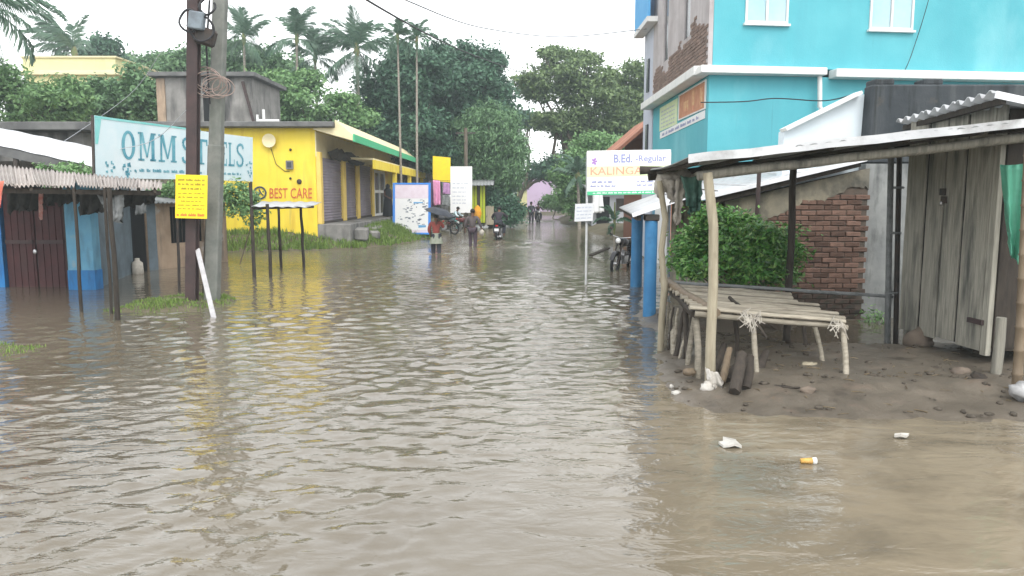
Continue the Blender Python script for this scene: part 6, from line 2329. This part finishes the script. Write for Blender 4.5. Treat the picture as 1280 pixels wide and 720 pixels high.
def person(label, loc, rotz, pose=None, shirt=None, legs=None, skirt=None, hair=True, k=1.0, robe=None, hood=None):
    J = {a: Vector(b) for a, b in STAND.items()}
    for a, b in (pose or {}).items():
        J[a] = Vector(b)
    t = thing('person', label, 'person', loc)
    t.rotation_euler = (0, 0, rotz)
    t.scale = (k, k, k)
    names = ['pelvis', 'waist', 'chest', 'neck', 'head', 'top', 'sl', 'el', 'wl', 'sr', 'er', 'wr', 'hl', 'kl', 'al', 'tl', 'hr', 'kr', 'ar', 'tr']
    R = dict(pelvis=.115, waist=.105, chest=.13, neck=.05, head=(.078, .092), top=.06, sl=.055, el=.038, wl=.027, sr=.055, er=.038, wr=.027,
             hl=.085, kl=.056, al=.036, tl=.03, hr=.085, kr=.056, ar=.036, tr=.03)
    vs = [J[n] for n in names]
    rd = [R[n] for n in names]
    ix = {n: i for i, n in enumerate(names)}
    ed = [('pelvis', 'waist'), ('waist', 'chest'), ('chest', 'neck'), ('neck', 'head'), ('head', 'top'), ('chest', 'sl'), ('sl', 'el'), ('el', 'wl'), ('chest', 'sr'), ('sr', 'er'), ('er', 'wr'),
          ('pelvis', 'hl'), ('hl', 'kl'), ('kl', 'al'), ('al', 'tl'), ('pelvis', 'hr'), ('hr', 'kr'), ('kr', 'ar'), ('ar', 'tr')]
    E = [(ix[a], ix[b]) for a, b in ed]
    for s, w, e in ((-1, 'wl', 'el'), (1, 'wr', 'er')):     # palm, four fingers, thumb
        d = (J[w] - J[e]).normalized()
        side = d.cross(Vector((1, 0, 0)))
        side = side.normalized() if side.length > .1 else Vector((0, 1, 0))
        pi = len(vs)
        vs.append(J[w] + d * .075)
        rd.append((.022, .034))
        E.append((ix[w], pi))
        for f in range(4):
            off = side * (.024 * (f - 1.5))
            ln = (.065, .078, .072, .055)[f]
            b0 = len(vs)
            vs.append(J[w] + d * (.09 + ln * .5) + off + Vector((-s * .008, 0, 0)))
            vs.append(J[w] + d * (.09 + ln * .85) + off + Vector((-s * .03, 0, 0)))
            rd += [.009, .008]
            E += [(pi, b0), (b0, b0 + 1)]
        b0 = len(vs)
        vs.append(J[w] + d * .06 + side * .05 + Vector((-s * .012, 0, 0)))
        vs.append(J[w] + d * .09 + side * .06 + Vector((-s * .03, 0, 0)))
        rd += [.010, .009]
        E += [(ix[w], b0), (b0, b0 + 1)]
    h = J['head']
    ex = MB()
    ex.sphere(h + V(0, .095, -.012), (.014, .022, .02), 8, 6)
    for s in (-1, 1):
        ex.sphere(h + V(s * .082, .0, -.005), (.012, .022, .03), 8, 6)
    body = skin_mesh('body', vs, E, rd, m_skin, t, ex)
    for s in (-1, 1):
        MB().sphere(h + V(s * .032, .082, .015), (.012, .01, .008), 8, 6).build('eye', m_hair, body, local=True)
    MB().sphere(h + V(0, .086, -.052), (.024, .008, .007), 8, 5).build('mouth', mk('lip_brown', (.13, .045, .035)), body, local=True)
    if hair:
        MB().sphere(h + V(0, -.014, .035), (.093, .098, .088), 14, 9, jit=.03).build('hair', m_hair, body, local=True)
    if shirt:
        n2 = ['pelvis', 'waist', 'chest', 'neckb', 'sl', 'el', 'fl', 'sr', 'er', 'fr']
        J['neckb'] = J['chest'].lerp(J['neck'], .75)
        J['fl'], J['fr'] = J['el'].lerp(J['wl'], .75), J['er'].lerp(J['wr'], .75)
        R2 = dict(pelvis=.145, waist=.14, chest=.155, neckb=.075, sl=.08, el=.058, fl=.048, sr=.08, er=.058, fr=.048)
        i2 = {n: i for i, n in enumerate(n2)}
        E2 = [('pelvis', 'waist'), ('waist', 'chest'), ('chest', 'neckb'), ('chest', 'sl'), ('sl', 'el'), ('el', 'fl'), ('chest', 'sr'), ('sr', 'er'), ('er', 'fr')]
        skin_mesh('shirt', [J[n] for n in n2], [(i2[a], i2[b]) for a, b in E2], [R2[n] for n in n2], shirt, t)
    if legs:
        n2 = ['pelvis', 'hl', 'kl', 'cl', 'hr', 'kr', 'cr']
        J['cl'], J['cr'] = J['kl'].lerp(J['al'], .9), J['kr'].lerp(J['ar'], .9)
        R2 = dict(pelvis=.135, hl=.108, kl=.08, cl=.062, hr=.108, kr=.08, cr=.062)
        i2 = {n: i for i, n in enumerate(n2)}
        E2 = [('pelvis', 'hl'), ('hl', 'kl'), ('kl', 'cl'), ('pelvis', 'hr'), ('hr', 'kr'), ('kr', 'cr')]
        skin_mesh('trousers', [J[n] for n in n2], [(i2[a], i2[b]) for a, b in E2], [R2[n] for n in n2], legs, t)
    if skirt:
        top, bot, r0, r1, mat = skirt
        n = 28
        pr = []
        mb = MB()
        vs, fs = [], []
        for i in range(7):
            s = i / 6
            for q in range(n):
                a = 2 * PI * q / n
                r = r0 + (r1 - r0) * s + .018 * s * math.sin(a * 7)
                vs.append(V(r * math.cos(a), r * .8 * math.sin(a), top + (bot - top) * s))
        for i in range(6):
            for q in range(n):
                fs.append((i * n + q, i * n + (q + 1) % n, (i + 1) * n + (q + 1) % n, (i + 1) * n + q))
        mb.add(vs, fs, True)
        mb.build('skirt', mat, t, local=True)
    if robe:
        mb = MB().lathe([(.10, 1.46), (.20, 1.36), (.21, 1.15), (.19, .95), (.24, .5), (.29, .06), (.25, .05)], (0, 0, 0), 'Z', 22)
        mb.build('robe', robe, t, local=True)
        MB().sphere(J['head'] + V(0, -.02, .0), (.11, .12, .145), 14, 10).sphere(J['neck'] + V(0, -.01, .0), (.13, .12, .10), 12, 8).build('hood', robe, t, local=True)
    return t


def motorbike(label, loc, rotz, paint, lean=0.0, group=None):
    t = thing('motorbike', label, 'motorbike', loc, group)
    t.rotation_euler = (0, lean, rotz)
    B = lambda mb, n, m, p=t, **k: mb.build(n, m, p, local=True, **k)
    for y in (.64, -.62):
        w = MB()
        prof = []
        for k in range(9):
            a = 2 * PI * k / 8
            prof.append((.265 + .042 * math.cos(a), .045 * math.sin(a)))
        w.lathe(prof, (0, y, .3), 'X', 26)
        tyre = B(w, 'wheel', m_rubber)
        r = MB().lathe([(.235, -.025), (.245, -.025), (.245, .025), (.235, .025), (.235, -.025)], (0, y, .3), 'X', 26)
        r.lathe([(.0, -.06), (.045, -.06), (.045, .06), (.0, .06)], (0, y, .3), 'X', 12)
        for k in range(10):
            a = 2 * PI * k / 10
            r.tube([V(.0, y, .3), V(.02 * (-1) ** k, y + .24 * math.cos(a), .3 + .24 * math.sin(a))], .005, 4)
        B(r, 'rim', m_chrome, tyre)
        g = MB()
        n = 9
        for k in range(n):
            a0, a1 = PI * (.12 + .62 * k / n), PI * (.12 + .62 * (k + 1) / n)
            if y < 0:
                a0, a1 = PI * (.2 + .62 * k / n), PI * (.2 + .62 * (k + 1) / n)
            q = [V(x, y + .335 * math.cos(a), .3 + .335 * math.sin(a)) for a in (a0, a1) for x in (-.055, .055)]
            g.prism([q[0], q[1], q[3], q[2]], V(0, math.cos((a0 + a1) / 2), math.sin((a0 + a1) / 2)) * .012)
        B(g, 'mudguard', paint)
    f = MB()
    f.tube([V(0, .42, .86), V(0, .05, .78), V(0, -.42, .74), V(0, -.72, .78)], .022, 7)
    f.tube([V(0, .42, .84), V(0, .28, .4), V(0, -.1, .26), V(0, -.2, .7)], .02, 7)
    for s in (-1, 1):
        f.tube([V(s * .07, -.1, .3), V(s * .08, -.62, .3)], .018, 6)
        f.tube([V(s * .09, -.62, .3), V(s * .09, -.45, .7)], .026, 8)
        f.tube([V(s * .07, .64, .3), V(s * .075, .42, .92)], .022, 8)
        f.tube([V(s * .05, .0, .3), V(s * .24, .02, .3)], .014, 6)
    B(f, 'frame', m_steel)
    e = MB().box((0, .08, .38), (.2, .3, .22)).box((0, .17, .55), (.17, .16, .16), Euler((.4, 0, 0)))
    for k in range(4):
        e.box((0, .17, .5 + .035 * k), (.21, .19, .01), Euler((.4, 0, 0)))
    B(e, 'engine', m_chrome, bevel=.015)
    B(MB().sphere((0, .2, .86), (.13, .26, .12), 14, 9).sphere((0, .36, .88), (.1, .14, .10), 12, 8), 'fuel_tank', paint)
    st = MB()
    st.tube([V(0, .0, .85), V(0, -.25, .83), V(0, -.55, .88), V(0, -.72, .90)], [.09, .115, .105, .06], 10, flat=.55)
    B(st, 'seat', m_rubber)
    B(MB().sphere((0, -.45, .70), (.1, .22, .09), 12, 7), 'side_panel', paint)
    h = MB().tube([V(-.36, .28, 1.06), V(-.22, .40, 1.02), V(0, .44, .98), V(.22, .40, 1.02), V(.36, .28, 1.06)], .013, 7)
    hb = B(h, 'handlebar', m_chrome)
    for s in (-1, 1):
        B(MB().tube([V(s * .26, .37, 1.03), V(s * .37, .275, 1.062)], .02, 8), 'grip', m_rubber, hb)
        B(MB().tube([V(s * .25, .38, 1.03), V(s * .31, .36, 1.2)], .006, 5).sphere((s * .33, .36, 1.22), (.055, .015, .04), 10, 6), 'mirror', m_steel, hb)
    B(MB().lathe([(.0, .0), (.06, .02), (.09, .10), (.088, .13), (.0, .135)], (0, .47, .92), 'Y', 16), 'headlight', m_bikeblack)
    B(MB().lathe([(.0, .0), (.078, .0), (.05, .02), (.0, .028)], (0, .6055, .92), 'Y', 16), 'lens', m_signwhite)
    B(MB().box((0, -.80, .80), (.12, .06, .07)), 'tail_light', mk('red_lens', (.5, .02, .02), rough=.2), bevel=.012)
    B(MB().box((0, -.86, .62), (.2, .01, .12)), 'number_plate', m_signwhite)
    B(MB().tube([V(.1, .2, .4), V(.13, .12, .26), V(.14, -.3, .27), V(.15, -.8, .34)], [.018, .02, .036, .042], 10), 'exhaust', m_chrome)
    return t


cl = lambda n, a, b: mk(n, a, b, scale=7, rough=.9)
# woman under the umbrella
g = G(545.5, 317)
person('person wading in a red top and grey-green skirt, head hidden under a dark umbrella', (g.x, g.y, -.27), .15,
       dict(er=(.26, .02, 1.16), wr=(.17, .19, 1.33), el=(-.25, .0, 1.1), wl=(-.2, .12, .92), kl=(-.1, .08, .47), al=(-.1, .06, .08), tl=(-.1, .18, .04), ar=(.1, -.12, .1), tr=(.1, .0, .03)),
       cl('brick_red_cloth', (.36, .09, .07), (.26, .06, .055)), cl('charcoal_cloth', (.035, .037, .05), (.05, .05, .06)), (.98, .62, .15, .235, cl('grey_green_cloth', (.24, .27, .21), (.33, .34, .28))))
c = P(549, 266, g.y - .12)
t = thing('umbrella', 'dark grey umbrella held low by the wading person in red', 'umbrella', c)
tilt = Euler((.10, .26, 0)).to_matrix()
m, rb = MB(), MB()
n = 8
vs = [V(0, 0, .17)]
for r, z in ((.28, .125), (.54, 0)):
    for k in range(n * 2):
        a = 2 * PI * k / (n * 2)
        rr_ = r if k % 2 == 0 else r * .945
        vs.append(V(rr_ * math.cos(a), rr_ * math.sin(a), z - (0 if k % 2 == 0 else -.012)))
fs = [(0, 1 + k, 1 + (k + 1) % 16) for k in range(16)] + [(1 + k, 17 + k, 17 + (k + 1) % 16, 1 + (k + 1) % 16) for k in range(16)]
vs = [c + tilt @ v for v in vs]
m.add(vs, fs)
m.add([v - V(0, 0, .006) for v in vs], [tuple(reversed(f)) for f in fs])
m.build('canopy', mk('dark_umbrella_cloth', (.028, .032, .042), (.045, .05, .062), scale=4, rough=.6), t)
for k in range(8):
    a = 2 * PI * k / 8
    MB().tube([c + tilt @ V(.02 * math.cos(a), .02 * math.sin(a), .15), c + tilt @ V(.28 * math.cos(a), .28 * math.sin(a), .112), c + tilt @ V(.54 * math.cos(a), .54 * math.sin(a), -.012)], .005, 4).build('rib', m_steel, t)
MB().tube([c + tilt @ V(0, 0, .23), c + tilt @ V(0, 0, -.45)], .009, 6).build('shaft', m_steel, t)
MB().tube([c + tilt @ V(0, 0, -.45), c + tilt @ V(0, 0, -.58), c + tilt @ V(.04, 0, -.62), c + tilt @ V(.07, 0, -.58)], .014, 7).build('handle', m_wooddark, t)
# man walking away
g = G(591, 308.5)
person('man wading away in a grey-brown shirt and dark trousers, arms slightly out', (g.x, g.y, -.22), -.1,
       dict(el=(-.27, -.04, 1.1), wl=(-.30, .04, .86), er=(.28, -.02, 1.1), wr=(.33, .08, .88), kl=(-.1, .1, .48), al=(-.1, .02, .1), tl=(-.1, .15, .06), ar=(.1, -.14, .1), tr=(.1, -.02, .04)),
       cl('grey_brown_cloth', (.115, .095, .095), (.085, .07, .072)), cl('dull_plum_cloth', (.085, .06, .075), (.06, .045, .055)), k=1.03)
one('carry_bag', lump((g.x + .36, g.y - .02, .55), (.10, .07, .13), 2, 12, 9, .25), m_ragpale, 'pale bag carried in the right hand of the wading man', 'bag', loc=(g.x + .36, g.y, .5))
# rider going away
RIDE = dict(pelvis=(0, -.30, .95), waist=(0, -.25, 1.08), chest=(0, -.12, 1.25), neck=(0, -.02, 1.41), head=(0, .04, 1.53), top=(0, .05, 1.62),
            sl=(-.18, -.08, 1.36), el=(-.33, .08, 1.16), wl=(-.34, .27, 1.10), sr=(.18, -.08, 1.36), er=(.33, .08, 1.16), wr=(.34, .27, 1.10),
            hl=(-.1, -.27, .93), kl=(-.22, .14, .78), al=(-.22, .0, .36), tl=(-.23, .14, .32), hr=(.1, -.27, .93), kr=(.22, .14, .78), ar=(.22, .0, .36), tr=(.23, .14, .32))
g = G(622, 300)
motorbike('motorbike ridden away through the water, pale plate and red tail light', (g.x + .06, g.y + .7, -.16), -.12, m_bikeblack)
person('rider in a dark jacket hunched over the motorbike in mid-street', (g.x + .06, g.y + .7, -.16), -.12, RIDE, cl('dark_plum_jacket', (.05, .042, .052), (.035, .03, .038)), cl('charcoal_cloth', (.035, .037, .05), (.05, .05, .06)))
# far pair
g = G(664, 278)
person('distant person in dark clothes wading up the street end', (g.x, g.y, -.2), PI, dict(kl=(-.1, .08, .47), al=(-.1, .06, .08)), cl('dark_grey_cloth', (.06, .06, .07), (.04, .04, .05)), cl('charcoal_cloth', (.035, .037, .05), (.05, .05, .06)), k=1.05)
g = G(673, 278)
motorbike('far motorbike coming down the street end', (g.x, g.y + .5, -.15), PI + .1, m_bikeblack)
person('rider on the far motorbike at the street end', (g.x, g.y + .5, -.15), PI + .1, RIDE, cl('olive_grey_cloth', (.09, .095, .085), (.06, .06, .06)), cl('charcoal_cloth', (.035, .037, .05), (.05, .05, .06)), k=.95)
# shopkeeper in black on the veranda
person('person in a long black robe and hood standing on the yellow veranda', (P(485, 250, 38.6).x, 38.6, .9), -2.3, dict(wl=(-.12, .17, 1.0), wr=(.12, .17, 1.0), el=(-.22, .0, 1.1), er=(.22, .0, 1.1)), None, None, robe=mk('black_cloth', (.018, .018, .022), rough=.9))
# man on a parked bike, with a second bike beside it
y = 40
zb = bank_z('grass_bank', P(574, 270, y).x, y) - .03
x = P(572, 270, y).x
gb_ = 'motorbikes parked by the hoardings'
motorbike('parked motorbike with a man in pale blue sitting on it', (x, y, zb), -1.9, m_bikered, .05, gb_)
person('man in a pale blue shirt sitting on a parked motorbike by the white hoarding', (x, y, zb), -1.9, RIDE, cl('pale_blue_cloth', (.42, .55, .58), (.5, .6, .62)), cl('teal_cloth', (.12, .26, .24), (.1, .2, .2)), k=.95)
motorbike('black motorbike parked half behind the umbrella', (P(556, 270, 38.5).x, 38.5, bank_z('grass_bank', P(556, 270, 38.5).x, 38.5) - .03), 2.3, m_bikeblack, .08, gb_)
# bike by the blue pillars
g = G(779, 338)
motorbike('black motorbike parked beside the farther blue pillar', (g.x + .06, g.y + .55, -.12), PI - .5, m_bikeblack, -.1)

# ------------------------------------------------------------------ rain haze
hm = bpy.data.materials.new('rain_haze')
ht = ntree(hm)
ho = ht.nodes.new('ShaderNodeOutputMaterial')
hv = ht.nodes.new('ShaderNodeVolumePrincipled')
hv.inputs['Color'].default_value = (.80, .93, .96, 1)
hv.inputs['Density'].default_value = .0017
hv.inputs['Anisotropy'].default_value = .2
ht.links.new(hv.outputs[0], ho.inputs['Volume'])
hz = MB().bx(-130, 130, -62, 130, -1.6, 19).build('haze', hm)
tag(hz, kind='stuff')
